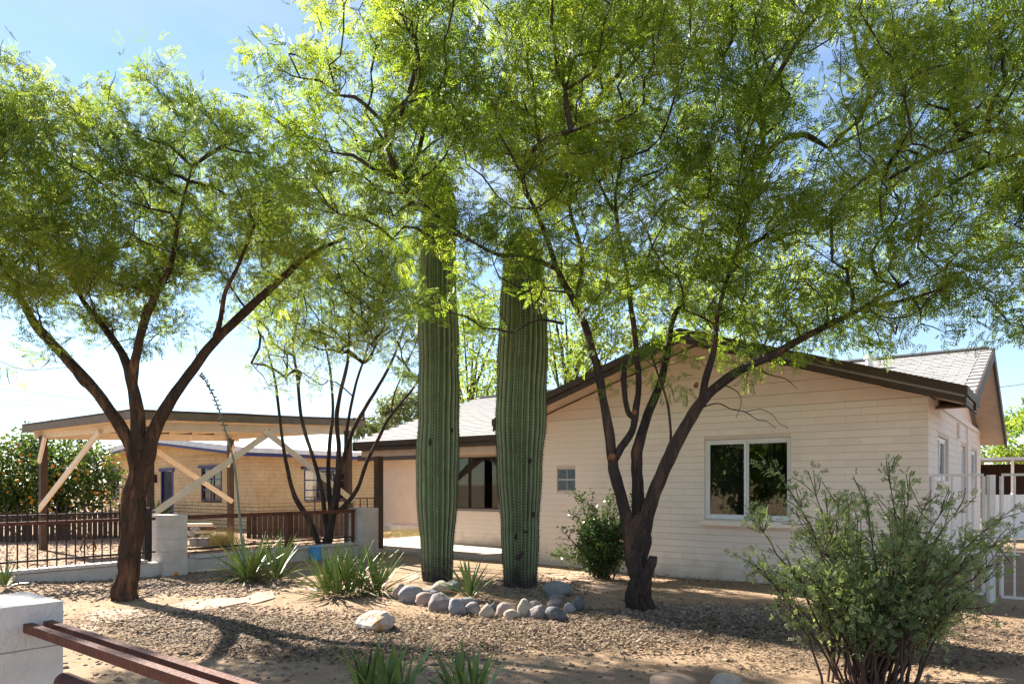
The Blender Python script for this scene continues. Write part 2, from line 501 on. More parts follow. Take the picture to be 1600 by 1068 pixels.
# cactus skin: rnd 0 = groove with its shade painted in, 1 = crest of the rib; corky grey near the foot
def cactus_mat():
    m = bpy.data.materials.new('cactus_skin')
    m.use_nodes = True
    nt = m.node_tree
    b = nt.nodes['Principled BSDF']
    b.inputs['Roughness'].default_value = .6
    b.inputs['Specular IOR Level'].default_value = .25
    at = nt.nodes.new('ShaderNodeAttribute'); at.attribute_name = 'rnd'
    r = nt.nodes.new('ShaderNodeValToRGB')
    e = r.color_ramp.elements
    e[0].position = 0; e[0].color = (.10, .16, .075, 1)
    e[1].position = 1; e[1].color = (.035, .04, .025, 1)
    x = e.new(.55); x.color = (.225, .28, .15, 1)
    x = e.new(.84); x.color = (.30, .35, .20, 1)
    x = e.new(.93); x.color = (.05, .055, .035, 1)
    nt.links.new(at.outputs['Fac'], r.inputs[0])
    geo = nt.nodes.new('ShaderNodeNewGeometry')
    n = nt.nodes.new('ShaderNodeTexNoise'); n.inputs['Scale'].default_value = 5; n.inputs['Detail'].default_value = 8
    n.inputs['Roughness'].default_value = .7
    nt.links.new(geo.outputs['Position'], n.inputs['Vector'])
    mr = nt.nodes.new('ShaderNodeMapRange')
    mr.inputs[1].default_value = .3; mr.inputs[2].default_value = .7; mr.inputs[3].default_value = .75; mr.inputs[4].default_value = 1.2
    nt.links.new(n.outputs['Fac'], mr.inputs[0])
    ml = nt.nodes.new('ShaderNodeVectorMath'); ml.operation = 'SCALE'
    nt.links.new(r.outputs[0], ml.inputs[0]); nt.links.new(mr.outputs[0], ml.inputs['Scale'])
    # corky bark at the foot and scars
    sx = nt.nodes.new('ShaderNodeSeparateXYZ'); nt.links.new(geo.outputs['Position'], sx.inputs[0])
    ad = nt.nodes.new('ShaderNodeMath'); ad.operation = 'MULTIPLY_ADD'
    nt.links.new(n.outputs['Fac'], ad.inputs[0]); ad.inputs[1].default_value = -1.5; nt.links.new(sx.outputs['Z'], ad.inputs[2])
    m2 = nt.nodes.new('ShaderNodeMapRange')
    m2.inputs[1].default_value = -.28; m2.inputs[2].default_value = -.62; m2.inputs[3].default_value = 0; m2.inputs[4].default_value = 1
    nt.links.new(ad.outputs[0], m2.inputs[0])
    n4 = nt.nodes.new('ShaderNodeTexNoise'); n4.inputs['Scale'].default_value = 3.3; n4.inputs['Detail'].default_value = 4
    nt.links.new(geo.outputs['Position'], n4.inputs['Vector'])
    r4 = nt.nodes.new('ShaderNodeValToRGB')
    r4.color_ramp.elements[0].position = .70; r4.color_ramp.elements[0].color = (0, 0, 0, 1)
    r4.color_ramp.elements[1].position = .74; r4.color_ramp.elements[1].color = (1, 1, 1, 1)
    nt.links.new(n4.outputs['Fac'], r4.inputs[0])
    mxm = nt.nodes.new('ShaderNodeMath'); mxm.operation = 'MAXIMUM'
    nt.links.new(m2.outputs[0], mxm.inputs[0]); nt.links.new(r4.outputs[0], mxm.inputs[1])
    mx = nt.nodes.new('ShaderNodeMix'); mx.data_type = 'RGBA'
    nt.links.new(mxm.outputs[0], mx.inputs[0]); nt.links.new(ml.outputs[0], mx.inputs[6])
    mx.inputs[7].default_value = (.075, .06, .055, 1)
    nt.links.new(mx.outputs[2], b.inputs['Base Color'])
    return m


M['cactus'] = cactus_mat()


def ground_mat():
    m = bpy.data.materials.new('desert_dirt')
    m.use_nodes = True
    nt = m.node_tree
    L = nt.links
    b = nt.nodes['Principled BSDF']
    b.inputs['Roughness'].default_value = .95
    b.inputs['Specular IOR Level'].default_value = .1
    geo = nt.nodes.new('ShaderNodeNewGeometry')

    def noise(s, d=8, rr=.65):
        n = nt.nodes.new('ShaderNodeTexNoise')
        n.inputs['Scale'].default_value = s; n.inputs['Detail'].default_value = d; n.inputs['Roughness'].default_value = rr
        L.new(geo.outputs['Position'], n.inputs['Vector'])
        return n

    def ramp(src, els):
        r = nt.nodes.new('ShaderNodeValToRGB')
        e = r.color_ramp.elements
        while len(e) < len(els): e.new(.5)
        for i, (p, c) in enumerate(els):
            e[i].position = p; e[i].color = (*c, 1)
        L.new(src, r.inputs[0])
        return r.outputs[0]

    def mix(f, a, c):
        x = nt.nodes.new('ShaderNodeMix'); x.data_type = 'RGBA'
        L.new(f, x.inputs[0]); L.new(a, x.inputs[6])
        if isinstance(c, tuple): x.inputs[7].default_value = (*c, 1)
        else: L.new(c, x.inputs[7])
        return x.outputs[2]
    n1 = noise(1.1)
    c = ramp(n1.outputs['Fac'], [(.3, (.24, .16, .10)), (.5, (.315, .215, .135)), (.7, (.385, .275, .18))])
    n2 = noise(28, 6, .7)
    f2 = ramp(n2.outputs['Fac'], [(.50, (0, 0, 0)), (.66, (1, 1, 1))])
    c = mix(f2, c, (.22, .155, .105))
    n3 = noise(85, 4, .6)
    f3 = ramp(n3.outputs['Fac'], [(.60, (0, 0, 0)), (.68, (1, 1, 1))])
    c = mix(f3, c, (.52, .42, .32))
    n5 = noise(.55, 5, .6)
    f5 = ramp(n5.outputs['Fac'], [(.52, (0, 0, 0)), (.68, (.75, .75, .75))])
    c = mix(f5, c, (.19, .135, .092))
    L.new(c, b.inputs['Base Color'])
    bp = nt.nodes.new('ShaderNodeBump'); bp.inputs['Strength'].default_value = .55; bp.inputs['Distance'].default_value = .02
    ad = nt.nodes.new('ShaderNodeMath'); ad.operation = 'ADD'
    L.new(n2.outputs['Fac'], ad.inputs[0]); L.new(n3.outputs['Fac'], ad.inputs[1])
    L.new(ad.outputs[0], bp.inputs['Height'])
    L.new(bp.outputs[0], b.inputs['Normal'])
    return m


M['ground'] = ground_mat()


# ------------------------------------------------------------------ the ground
def gz(x, y):
    x = np.asarray(x, float); y = np.asarray(y, float)
    z = .12 * np.exp(-(((x + .55) / 1.7) ** 2 + ((y - 10.0) / 1.3) ** 2))
    z = z + .07 * np.exp(-(((x - 1.6) / 1.2) ** 2 + ((y - 8.4) / .8) ** 2))
    z = z + .13 * np.exp(-(((x + 7.2) / 1.3) ** 2 + ((y - 9.6) / 1.2) ** 2))
    near = np.exp(-((x / 14) ** 2 + ((y - 8) / 12) ** 2))
    z = z + near * (.022 * vnoise(x * 1.1, y * 1.3, 0, 1) + .010 * vnoise(x * 3.7, y * 4.1, 0, 2) + .005 * vnoise(x * 9, y * 9.5, 0, 3))
    z = z - .06 * np.clip((y - 14) / 5, 0, 1) * np.clip((-x - 2) / 4, 0, 1)
    return z


def gpt(px, py, lift=0.0):
    """the ground point seen at a pixel"""
    Y = 1650.0 / max(py - 756.0, 4)
    for _ in range(8):
        X = (px - 800) / 1100.0 * Y
        Y = 1100.0 * (EYE - float(gz(X, Y)) - lift) / (py - 756.0)
    return Vector(((px - 800) / 1100.0 * Y, Y, float(gz((px - 800) / 1100.0 * Y, Y))))


def axis(lo, hi, step, far_lo, far_hi):
    a = list(np.arange(lo, hi + 1e-6, step))
    s = step
    x = lo
    left = []
    while x > far_lo:
        s *= 1.35; x -= s; left.append(x)
    s = step
    x = hi
    right = []
    while x < far_hi:
        s *= 1.35; x += s; right.append(x)
    return np.array(left[::-1] + a + right)


gx = axis(-11, 9, .075, -900, 900)
gy = axis(1.0, 17, .075, -900, 1500)
XX, YY = np.meshgrid(gx, gy)
ZZ = gz(XX, YY)
nx, ny = len(gx), len(gy)
V = np.stack([XX.ravel(), YY.ravel(), ZZ.ravel()], 1)
ii = (np.arange(ny - 1)[:, None] * nx + np.arange(nx - 1)[None, :]).ravel()
Fq = np.stack([ii, ii + 1, ii + 1 + nx, ii + nx], 1)
g = np_mesh_idx('ground', V, Fq, M['ground'], smooth=True)
tag(g, 'tan desert dirt front yard', 'ground', kind='structure')

# ------------------------------------------------------------------ house frame: t runs left along the front, s runs back
UT = Vector((-.793, .610, 0)).normalized()
US = Vector((-UT.y * -1, 0, 0))
US = Vector((UT.y, -UT.x, 0))          # (.61, .793)
UZ = Vector((0, 0, 1))
C0 = Vector((5.5, 9.3, 0))


def H(t, s, z=0.0):
    return C0 + UT * t + US * s + UZ * z


def unit_box_mesh(name, material, bevel=.06):
    """a small block with its front arrises knocked off; spans -.5 to .5 on every axis, front is -y"""
    b = bevel
    vs = [(-.5, .5, -.5), (.5, .5, -.5), (.5, .5, .5), (-.5, .5, .5),
          (-.5, -.5 + .3, -.5), (.5, -.5 + .3, -.5), (.5, -.5 + .3, .5), (-.5, -.5 + .3, .5),
          (-.5 + b * .05, -.5, -.5 + b), (.5 - b * .05, -.5, -.5 + b), (.5 - b * .05, -.5, .5 - b), (-.5 + b * .05, -.5, .5 - b)]
    fs = [(0, 3, 2, 1), (0, 1, 5, 4), (1, 2, 6, 5), (2, 3, 7, 6), (3, 0, 4, 7),
          (4, 5, 9, 8), (5, 6, 10, 9), (6, 7, 11, 10), (7, 4, 8, 11), (8, 9, 10, 11)]
    me = bpy.data.meshes.new(name)
    me.from_pydata(vs, [], fs)
    me.materials.append(material)
    return me


BLOCK = unit_box_mesh('block', M['paint'], .03)


def spans(lo, hi, cuts):
    out = [(lo, hi)]
    for a, b in cuts:
        nx_ = []
        for p, q in out:
            if b <= p or a >= q:
                nx_.append((p, q)); continue
            if a > p: nx_.append((p, a))
            if b < q: nx_.append((b, q))
        out = nx_
    return [(p, q) for p, q in out if q - p > .03]


def lay_courses(org, u, n, length, z0, z1, openings, hgt, blen, gap=.0048, hg=.15):
    """running bond: a list of (centre, width, height) of blocks in the wall plane; n points out of the wall"""
    res = []
    k = 0
    z = z0
    while z < z1 - .03:
        h = min(hgt, z1 - z)
        cuts = [(a, b) for a, b, c, d in openings if c < z + h - .02 and d > z + .02]
        off = (k % 2) * blen / 2
        for p, q in spans(0, length, cuts):
            x = math.floor((p - off) / blen) * blen + off
            while x < q:
                a = max(x, p); b = min(x + blen, q)
                if b - a > .015:
                    res.append((org + u * ((a + b) / 2) + UZ * (z + h / 2), b - a - gap * hg, h - gap))
                x += blen
        z += hgt
        k += 1
    return res


def blocks_as_objects(lst, u, n, depth, parent, mesh, name='block'):
    rot = Matrix((u, n * -1, UZ)).transposed().to_4x4()
    if rot.determinant() < 0:
        rot = Matrix((u * -1, n * -1, UZ)).transposed().to_4x4()
    q = rot.to_quaternion()
    for c, w, h in lst:
        o = bpy.data.objects.new(name, mesh)
        COL.objects.link(o)
        o.rotation_mode = 'QUATERNION'
        o.rotation_quaternion = q
        o.scale = (w, depth, h)
        o.parent = parent
        j = random.uniform(-.0012, .0012)
        o.location = c + n * j - wloc(parent)


def blocks_as_stuff(lst, u, n, depth, parent, material, name):
    mb = MB()
    for c, w, h in lst:
        mb.box(c + n * random.uniform(-.0012, .0012), u, n, UZ, w / 2, depth / 2, h / 2)
    return mb.build(name, material, parent, kind='stuff')


def wall_core(org, u, n, length, z0, z1, openings, thick):
    """solid wall behind the facing blocks, with openings; the front face lies at org"""
    mb = MB()
    xs = sorted({0.0, length, *[a for a, b, c, d in openings], *[b for a, b, c, d in openings]})
    for a, b in zip(xs[:-1], xs[1:]):
        mid = (a + b) / 2
        cuts = [(c, d) for p, q, c, d in openings if p <= mid <= q]
        for c, d in spans(z0, z1, cuts):
            mb.box(org + u * mid + UZ * ((c + d) / 2) - n * (thick / 2), u, n, UZ, (b - a) / 2, thick / 2, (d - c) / 2)
    return mb


def slider(house, org, u, n, x0, x1, z0, z1, curtain=True, name='window', recess=.07, fm='white_vinyl'):
    """two-light vinyl window: frame, two sashes, panes, sill"""
    back = -recess
    fr = MB()
    w = .045
    def rect(mb, a, b, c, d, wd, off, dp):
        for (p, q, r_, s_) in ((a, b, c, c + wd), (a, b, d - wd, d), (a, a + wd, c + wd, d - wd), (b - wd, b, c + wd, d - wd)):
            mb.box(org + u * ((p + q) / 2) + UZ * ((r_ + s_) / 2) + n * off, u, n, UZ, (q - p) / 2, dp / 2, (s_ - r_) / 2)
    rect(fr, x0 + .004, x1 - .004, z0 + .004, z1 - .004, w, back, .06)
    win = fr.build(name, M['white_vinyl' if fm == 'white_vinyl' else 'soffit'], house)
    mid = (x0 + x1) / 2
    for k, (a, b) in enumerate(((x0 + w, mid + .012), (mid + .014, x1 - w))):
        s_ = MB()
        rect(s_, a, b, z0 + w, z1 - w, .032, back + (-.012 if k == 0 else .010), .026)
        s_.build('sash', M[fm], win)
        p_ = MB()
        p_.box(org + u * ((a + b) / 2) + UZ * ((z0 + z1) / 2) + n * (back + (-.014 if k == 0 else .008)), u, n, UZ, (b - a) / 2 - .03, .003, (z1 - z0) / 2 - w - .03)
        p_.build('pane', M['glass'], win)
    return win


# ------------------------------------------------------------------ the painted block house
house = empty('house', H(3.25, 2.0, 0), 'cream painted block house with brown gable fascia and grey shingle roof', 'house')
WH = 2.66
GT = 6.5
NF = -US        # out of the front
NR = -UT        # out of the right-hand side
front_op = [(1.753, 3.09, .95, 2.2), (5.50, 5.90, 1.38, 1.785)]
front_wall = wall_core(H(.012, .0065), UT, NF, GT - .012, -.15, WH, front_op, .2).build('wall', M['joint'], house)
fb = lay_courses(H(0, .05), UT, NF, GT, -.02, WH, front_op, .1035, .405)
fb.sort(key=lambda e: e[0].y)
blocks_as_objects(fb[:300], UT, NF, .10, front_wall, BLOCK)
blocks_as_stuff(fb[300:], UT, NF, .10, front_wall, M['paint'], 'block_courses')
# right-hand wall
side_op = [(.85, 2.2, 1.55, 2.2), (4.1, 4.9, 1.2, 2.2), (6.0, 7.4, 1.4, 2.2)]
SL = 8.3
side_wall = wall_core(H(.0065, 0.045), US, NR, SL, -.15, WH + .02, side_op, .14).build('wall', M['joint'], house)
sb = lay_courses(H(.05, .104), US, NR, SL, -.02, WH + .02, side_op, .1035, .405)
blocks_as_stuff(sb, US, NR, .10, side_wall, M['paint'], 'block_courses')
# porch back wall and end wall, rear wall
PW = 2.0
porch_op = [(2.35, 5.0 - .75, .87, 2.2)]
pw = wall_core(H(6.5, PW + .0065), UT, NF, 4.9, -.15, 2.9, porch_op, .14).build('wall', M['joint'], house)
pb = lay_courses(H(6.5, PW + .05), UT, NF, 4.9, 0.03, 2.9, porch_op, .1035, .405)
blocks_as_stuff(pb, UT, NF, .10, pw, M['paint'], 'block_courses')
mb = MB()
mb.box(H(GT - .07, 1.12, 1.3), US, UT, UZ, .93, .07, 1.5)
mb.box(H(11.33, 5.1, 1.3), US, UT, UZ, 3.1, .07, 1.5)
mb.box(H(5.6, 8.3, 1.3), UT, US, UZ, 5.5, .07, 1.5)
mb.build('wall', M['paint'], house)
mb = MB()
mb.box(H(5.6, 5.2, -.02), UT, US, UZ, 5.5, 3.0, .03)
mb.build('floor_slab', M['inside'], house)
# a dark room behind the front window
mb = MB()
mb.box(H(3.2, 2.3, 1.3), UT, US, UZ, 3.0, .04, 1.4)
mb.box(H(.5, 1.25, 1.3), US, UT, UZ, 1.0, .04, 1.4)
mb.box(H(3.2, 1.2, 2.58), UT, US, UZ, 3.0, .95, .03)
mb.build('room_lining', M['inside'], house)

# gable infill of lap boards
RZ = .323           # roof slope
ridge_t = 3.25
def gable_top(t):
    return WH + RZ * (ridge_t - abs(t - ridge_t)) if 0 <= t <= GT else WH
gb = MB()
gb.prism([H(0, .10, WH), H(GT, .10, WH), H(ridge_t, .10, WH + RZ * ridge_t)], US * .08)
gab = gb.build('gable', M['joint'], house)
z = WH
while z < WH + RZ * ridge_t - .05:
    z2 = min(z + .178, WH + RZ * ridge_t - .01)
    ta = (z - WH) / RZ; tb = (z2 - WH) / RZ
    mb = MB()
    # lap board: bottom edge stands proud of the top edge
    a0, a1 = ta + .0, GT - ta
    b0, b1 = tb, GT - tb
    pts = [H(a0, .012, z + .004), H(a1, .012, z + .004), H(b1, .030, z2), H(b0, .030, z2)]
    mb.add(pts + [p + US * .05 for p in pts], [(0, 1, 2, 3), (7, 6, 5, 4), (0, 4, 5, 1), (1, 5, 6, 2), (2, 6, 7, 3), (3, 7, 4, 0)])
    mb.build('board', M['siding'], gab)
    z = z2
# right-hand gable of the main roof
RS, RT = 4.45, 3.91     # main ridge: s and top height
gr = MB()
zs = lambda s: RT - .16 - RZ * abs(s - RS)
gr.prism([H(.08, .67, 2.665), H(.08, 8.2, 2.665), H(.08, 8.2, zs(8.2)), H(.08, RS, zs(RS)), H(.08, .67, zs(.67))], UT * .08)
gab2 = gr.build('gable', M['siding'], house)

# windows
win = slider(house, H(0, .0), UT, NF, 1.753, 3.09, .95, 2.2)
mb = MB(); mb.box(H(2.78, .13, 1.57), UT, US, UZ, .28, .004, .55)
mb.build('insect_screen', M['screen'], win)
mb = MB()
for k in range(16):       # curtain folds behind the right-hand light
    mb.box(H(1.82 + k * .028, .30 + .015 * math.sin(k * 2.1), 1.55), (UT + US * (.7 if k % 2 else -.7)).normalized(), (US - UT * (.7 if k % 2 else -.7)).normalized(), UZ, .02, .004, .62)
mb.build('curtain', M['curtain_dark'], win)
mb = MB(); mb.box(H(2.9, .6, 1.05), UT, US, UZ, .16, .16, .2)
mb.build('lampshade', M['curtain_pale'], win)
mb = MB(); mb.box(H(2.42, -.035, .895), UT, US, UZ, .72, .085, .038)
mb.build('sill', M['paint'], win)
# glass block window
gw = MB(); gw.box(H(5.70, .085, 1.583), UT, US, UZ, .199, .05, .20)
gwo = gw.build('window', M['white_vinyl'], house)
for i in (0, 1):
    for j in (0, 1):
        b = MB()
        b.box(H(5.602 + i * .196, .055, 1.484 + j * .197), UT, NF, UZ, .085, .035, .086)
        b.build('glass_block', M['glassblock'], gwo)
# porch window
pwin = slider(house, H(6.5, PW), UT, NF, 2.35, 4.25, .87, 2.2, fm='bronze')
mb = MB(); mb.box(H(6.5 + 3.85, PW + .25, 1.5), UT, US, UZ, .3, .01, .62); mb.build('curtain', M['curtain_pale'], pwin)
mb = MB(); mb.box(H(6.5 + 3.3, PW - .03, .83), UT, US, UZ, 1.02, .06, .035); mb.build('sill', M['paint'], pwin)
# side windows
for (a, b, c, d) in side_op:
    w_ = slider(house, H(0, .045), US, NR, a, b, c, d)
    mb = MB(); mb.box(H(-.03, .045 + (a + b) / 2, c - .035), US, UT, UZ, (b - a) / 2 + .04, .06, .03); mb.build('sill', M['paint'], w_)
mb = MB(); mb.box(H(-.02, 3.55, 2.42), US, UT, UZ, .1, .02, .13); mb.build('wall_vent', M['siding'], house)
mb = MB(); mb.tube([H(-.03, 5.0, .1), H(-.03, 5.0, 2.6)], .018, 8); mb.build('conduit', M['paint'], house)
mb = MB(); mb.box(H(-.012, 4.4, 2.64), US, UT, UZ, 3.7, .014, .045); mb.build('trim_board', M['paint'], house)

# roof planes
def zmain(s):
    return RT - RZ * abs(s - RS)
def zgab(t):
    return RT - .02 - RZ * abs(t - ridge_t)
TH = Vector((0, 0, -.13))
LT = 11.5
roof = MB()
VS = .67
roof.prism([H(-.45, VS, zmain(VS)), H(-.45, RS, RT), H(3.25, RS, RT)], TH)
roof.prism([H(3.25, RS, RT), H(LT, RS, RT), H(LT, -.05, zmain(-.05)), H(6.99, -.05, zmain(-.05)), H(6.95, VS, zmain(VS))], TH)
roof.prism([H(-.45, RS, RT), H(LT, RS, RT), H(LT, 8.75, zmain(8.75)), H(-.45, 8.75, zmain(8.75))], TH)
roof_o = roof.build('roof', M['shingle'], house)
roof = MB()
roof.prism([H(-.45, -.55, zgab(-.45)), H(3.25, -.55, zgab(3.25)), H(3.25, RS - .05, zgab(3.25)), H(-.45, VS, zgab(-.45))], TH)
roof.prism([H(6.95, -.55, zgab(6.95)), H(3.25, -.55, zgab(3.25)), H(3.25, RS - .05, zgab(3.25)), H(6.95, VS, zgab(6.95))], TH)
groof = roof.build('roof', M['shingle'], house)
# painted undersides a little below the decking
so_ = MB()
e = -.136
so_.prism([H(-.43, -.53, zgab(-.43) + e), H(3.25, -.53, zgab(3.25) + e), H(3.25, .04, zgab(3.25) + e), H(-.43, .04, zgab(-.43) + e)], Vector((0, 0, -.012)))
so_.prism([H(6.93, -.53, zgab(6.93) + e), H(3.25, -.53, zgab(3.25) + e), H(3.25, .04, zgab(3.25) + e), H(6.93, .04, zgab(6.93) + e)], Vector((0, 0, -.012)))
so_.prism([H(-.43, .04, zgab(-.43) + e), H(-.005, .04, zgab(-.005) + e), H(-.005, VS, zgab(-.005) + e), H(-.43, VS, zgab(-.43) + e)], Vector((0, 0, -.012)))
so_.prism([H(-.43, VS, zmain(VS) + e), H(-.43, RS, RT + e), H(0.0, RS, RT + e), H(0, VS, zmain(VS) + e)], Vector((0, 0, -.012)))
so_.prism([H(-.43, 8.7, zmain(8.7) + e), H(-.43, RS, RT + e), H(0.0, RS, RT + e), H(0, 8.7, zmain(8.7) + e)], Vector((0, 0, -.012)))
so_.prism([H(LT - .02, -.03, zmain(-.03) + e), H(6.97, -.03, zmain(-.03) + e), H(6.97, PW, zmain(PW) + e), H(LT - .02, PW, zmain(PW) + e)], Vector((0, 0, -.012)))
so_.build('soffit', M['soffit'], house)
# fascia boards: deep brown board with a drip edge above
def rake(t0, z0, t1, z1, s, nm='fascia'):
    for (dz0, dz1, off, th) in ((.012, -.10, 0, .028), (-.10, -.205, .03, .024)):
        mb = MB()
        pts = [H(t0, s + off, z0 + dz0), H(t1, s + off, z1 + dz0), H(t1, s + off, z1 + dz1), H(t0, s + off, z0 + dz1)]
        mb.prism(pts, US * th)
        mb.build(nm, M['fascia'], house)
rake(-.47, zgab(-.47), ridge_t, zgab(ridge_t), -.58)
rake(6.97, zgab(6.97), ridge_t, zgab(ridge_t), -.58)
def eave(a, b, zt, nrm, hgt=.2):
    for (dz0, dz1, off) in ((.012, -.10, .0), (-.10, -hgt, -.03)):
        mb = MB()
        pts = [a + UZ * (zt + dz0) + nrm * off, b + UZ * (zt + dz0) + nrm * off, b + UZ * (zt + dz1) + nrm * off, a + UZ * (zt + dz1) + nrm * off]
        mb.prism(pts, nrm * .028)
        mb.build('fascia', M['fascia'], house)
eave(H(-.452, -.545), H(-.452, VS + .6), zgab(-.45), NR)
eave(H(6.99, -.052), H(LT, -.052), zmain(-.05), NF)
# barge boards of the right-hand gable
for s0, s1 in ((VS, RS), (8.78, RS)):
    mb = MB()
    pts = [H(-.452, s0, zmain(s0) + .012), H(-.452, s1, zmain(s1) + .012), H(-.452, s1, zmain(s1) - .19), H(-.452, s0, zmain(s0) - .19)]
    mb.prism(pts, NR * .028)
    mb.build('barge_board', M['fascia'], house)
mb = MB()
pts = [H(LT + .002, -.08, zmain(-.08) + .012), H(LT + .002, RS, RT + .012), H(LT + .002, RS, RT - .19), H(LT + .002, -.08, zmain(-.08) - .19)]
mb.prism(pts, UT * .028); mb.build('barge_board', M['fascia'], house)
# porch beam and post
mb = MB(); mb.box(H(9.1, .12, 2.235), UT, US, UZ, 2.3, .045, .10); mb.build('porch_beam', M['soffit'], house)
mb = MB(); mb.box(H(10.86, .12, 1.06), UT, US, UZ, .075, .075, 1.07); mb.build('porch_post', M['post'], house)

# shingles, each tab a wedge lying on the course below
def tab_mesh():
    me = bpy.data.meshes.new('shingle')
    w, l, th = .326, .165, .014
    vs = [(-w / 2, 0, th * .25), (w / 2, 0, th * .25), (w / 2, l, .001), (-w / 2, l, .001), (-w / 2, 0, th), (w / 2, 0, th), (w / 2, l, .003), (-w / 2, l, .003)]
    me.from_pydata(vs, [], [(3, 2, 1, 0), (4, 5, 6, 7), (0, 1, 5, 4), (1, 2, 6, 5), (2, 3, 7, 6), (3, 0, 4, 7)])
    me.materials.append(M['shingle'])
    return me
TAB = tab_mesh()
sx = (US * math.cos(math.atan(RZ)) + UZ * math.sin(math.atan(RZ)))   # up the slope
nx_ = (-UT).cross(sx)
rot = Matrix((-UT, sx, nx_)).transposed()
qs = rot.to_quaternion()
cs = math.cos(math.atan(RZ))
tabs_o, tabs_s = [], []
k = 0
s = -.07
while s < RS - .02:
    t = -.45 + (k % 2) * .166
    while t < LT - .1:
        tm = t + .166
        v_r = tm <= ridge_t and s > VS + (tm + .45) * (RS - VS) / (ridge_t + .45) - .02
        v_l = tm > ridge_t and ((tm > 6.99 or s > VS + (6.95 - tm) * (RS - VS) / (6.95 - ridge_t) - .02))
        if v_r and tm < ridge_t: tabs_o.append((tm, s))
        elif v_l: tabs_s.append((tm, s))
        t += .3325
    s += .143 * cs
    k += 1
for tm, s in tabs_o[:300]:
    o = bpy.data.objects.new('shingle', TAB)
    COL.objects.link(o)
    o.rotation_mode = 'QUATERNION'; o.rotation_quaternion = qs
    o.parent = roof_o
    o.location = H(tm, s, zmain(s) + .002 + random.uniform(0, .003)) - wloc(roof_o)
mb = MB()
for tm, s in tabs_s:
    c = H(tm, s, zmain(s) + .002 + random.uniform(0, .003))
    mb.add([c + rot @ v.co for v in TAB.vertices], [tuple(p.vertices) for p in TAB.polygons])
mb.build('shingle_courses', M['shingle'], roof_o, kind='stuff')
mb = MB(); mb.bar(H(-.4, RS, RT + .03), H(LT, RS, RT + .03), .2, .03); mb.build('ridge_cap', M['shingle'], roof_o)
# roof furniture
c = H(1.35, 3.4, zmain(3.4)); mb = MB(); mb.tube([c, c + UZ * .2, c + UZ * .21, c + UZ * .27], [.06, .06, .1, .07], 12); mb.build('vent_pipe', M['whitefascia'], house)
c = H(3.9, 4.3, RT)
mb = MB(); mb.box(c + UZ * .18, UT, US, UZ, .3, .25, .22); mb.build('cooler_box', M['metalroof'], house)

# patio slab
mb = MB()
mb.prism([H(6.45, .02, .045), H(12.6, .02, .045), H(13.2, 4.6, .02), H(11.45, 4.6, .02), H(11.35, 1.97, .045), H(6.45, 1.97, .045)], (0, 0, -.2))
o = mb.build('patio', M['concrete']); tag(o, 'pale concrete patio slab under the porch roof', 'patio', kind='structure')

# outbuilding seen through the porch
ob = empty('outbuilding', H(14.0, 7.0, -.05), 'pale pink stucco outbuilding seen beyond the porch post', 'building')
mb = MB(); mb.box(H(14.3, 6.6, 1.12), UT, US, UZ, 2.3, 1.5, 1.17); mb.build('wall', M['stucco'], ob)
mb = MB(); mb.box(H(14.3, 6.45, 2.37), UT, US, UZ, 2.55, 1.85, .05); mb.build('roof', M['metalroof'], ob)
mb = MB(); mb.box(H(14.3, 4.57, 2.35), UT, US, UZ, 2.56, .015, .09); mb.build('fascia', M['fascia'], ob)
mb = MB(); mb.box(H(14.3, 5.06, .02), UT, US, UZ, 2.32, .05, .17); mb.build('plinth', M['whiteblock'], ob)

# ------------------------------------------------------------------ neighbour's brick house
NC = Vector((-8.73, 24.0, -.06))
def N(k, d, z=0.0):
    return NC + UT * k + US * d + UZ * z
nh = empty('neighbour_house', N(5, 4), 'tan brick house with white and blue eaves behind the carport', 'house')
nop = [(2.15, 3.55, .95, 2.15), (5.65, 6.6, .02, 2.08), (7.9, 8.9, .95, 2.1), (10.3, 11.1, .95, 2.1)]
NW = 11.6
w1 = wall_core(N(.012, .1), UT, NF, NW - .012, -.1, 2.62, nop, .14).build('wall', M['mortar'], nh)
blocks_as_stuff(lay_courses(N(0, .05), UT, NF, NW, 0, .896, nop, .128, .42, .02, 1) + lay_courses(N(0, .05), UT, NF, NW, .896, 2.62, nop, .128, .42, .007, 1), UT, NF, .10, w1, M['brick'], 'brick_courses')
gb = MB(); gb.prism([N(0, .03, 2.62), N(NW, .03, 2.62), N(NW / 2, .03, 3.18)], US * .1); gb.build('gable', M['brick'], nh)
sop = [(1.9, 3.9, .95, 2.1)]
w2 = wall_core(N(.1, .04), US, NR, 9.0, -.1, 2.66, sop, .14).build('wall', M['mortar'], nh)
blocks_as_stuff(lay_courses(N(.05, .101), US, NR, 9.0, 0, .896, sop, .128, .42, .02, 1) + lay_courses(N(.05, .101), US, NR, 9.0, .896, 2.66, sop, .128, .42, .007, 1), US, NR, .10, w2, M['brick'], 'brick_courses')
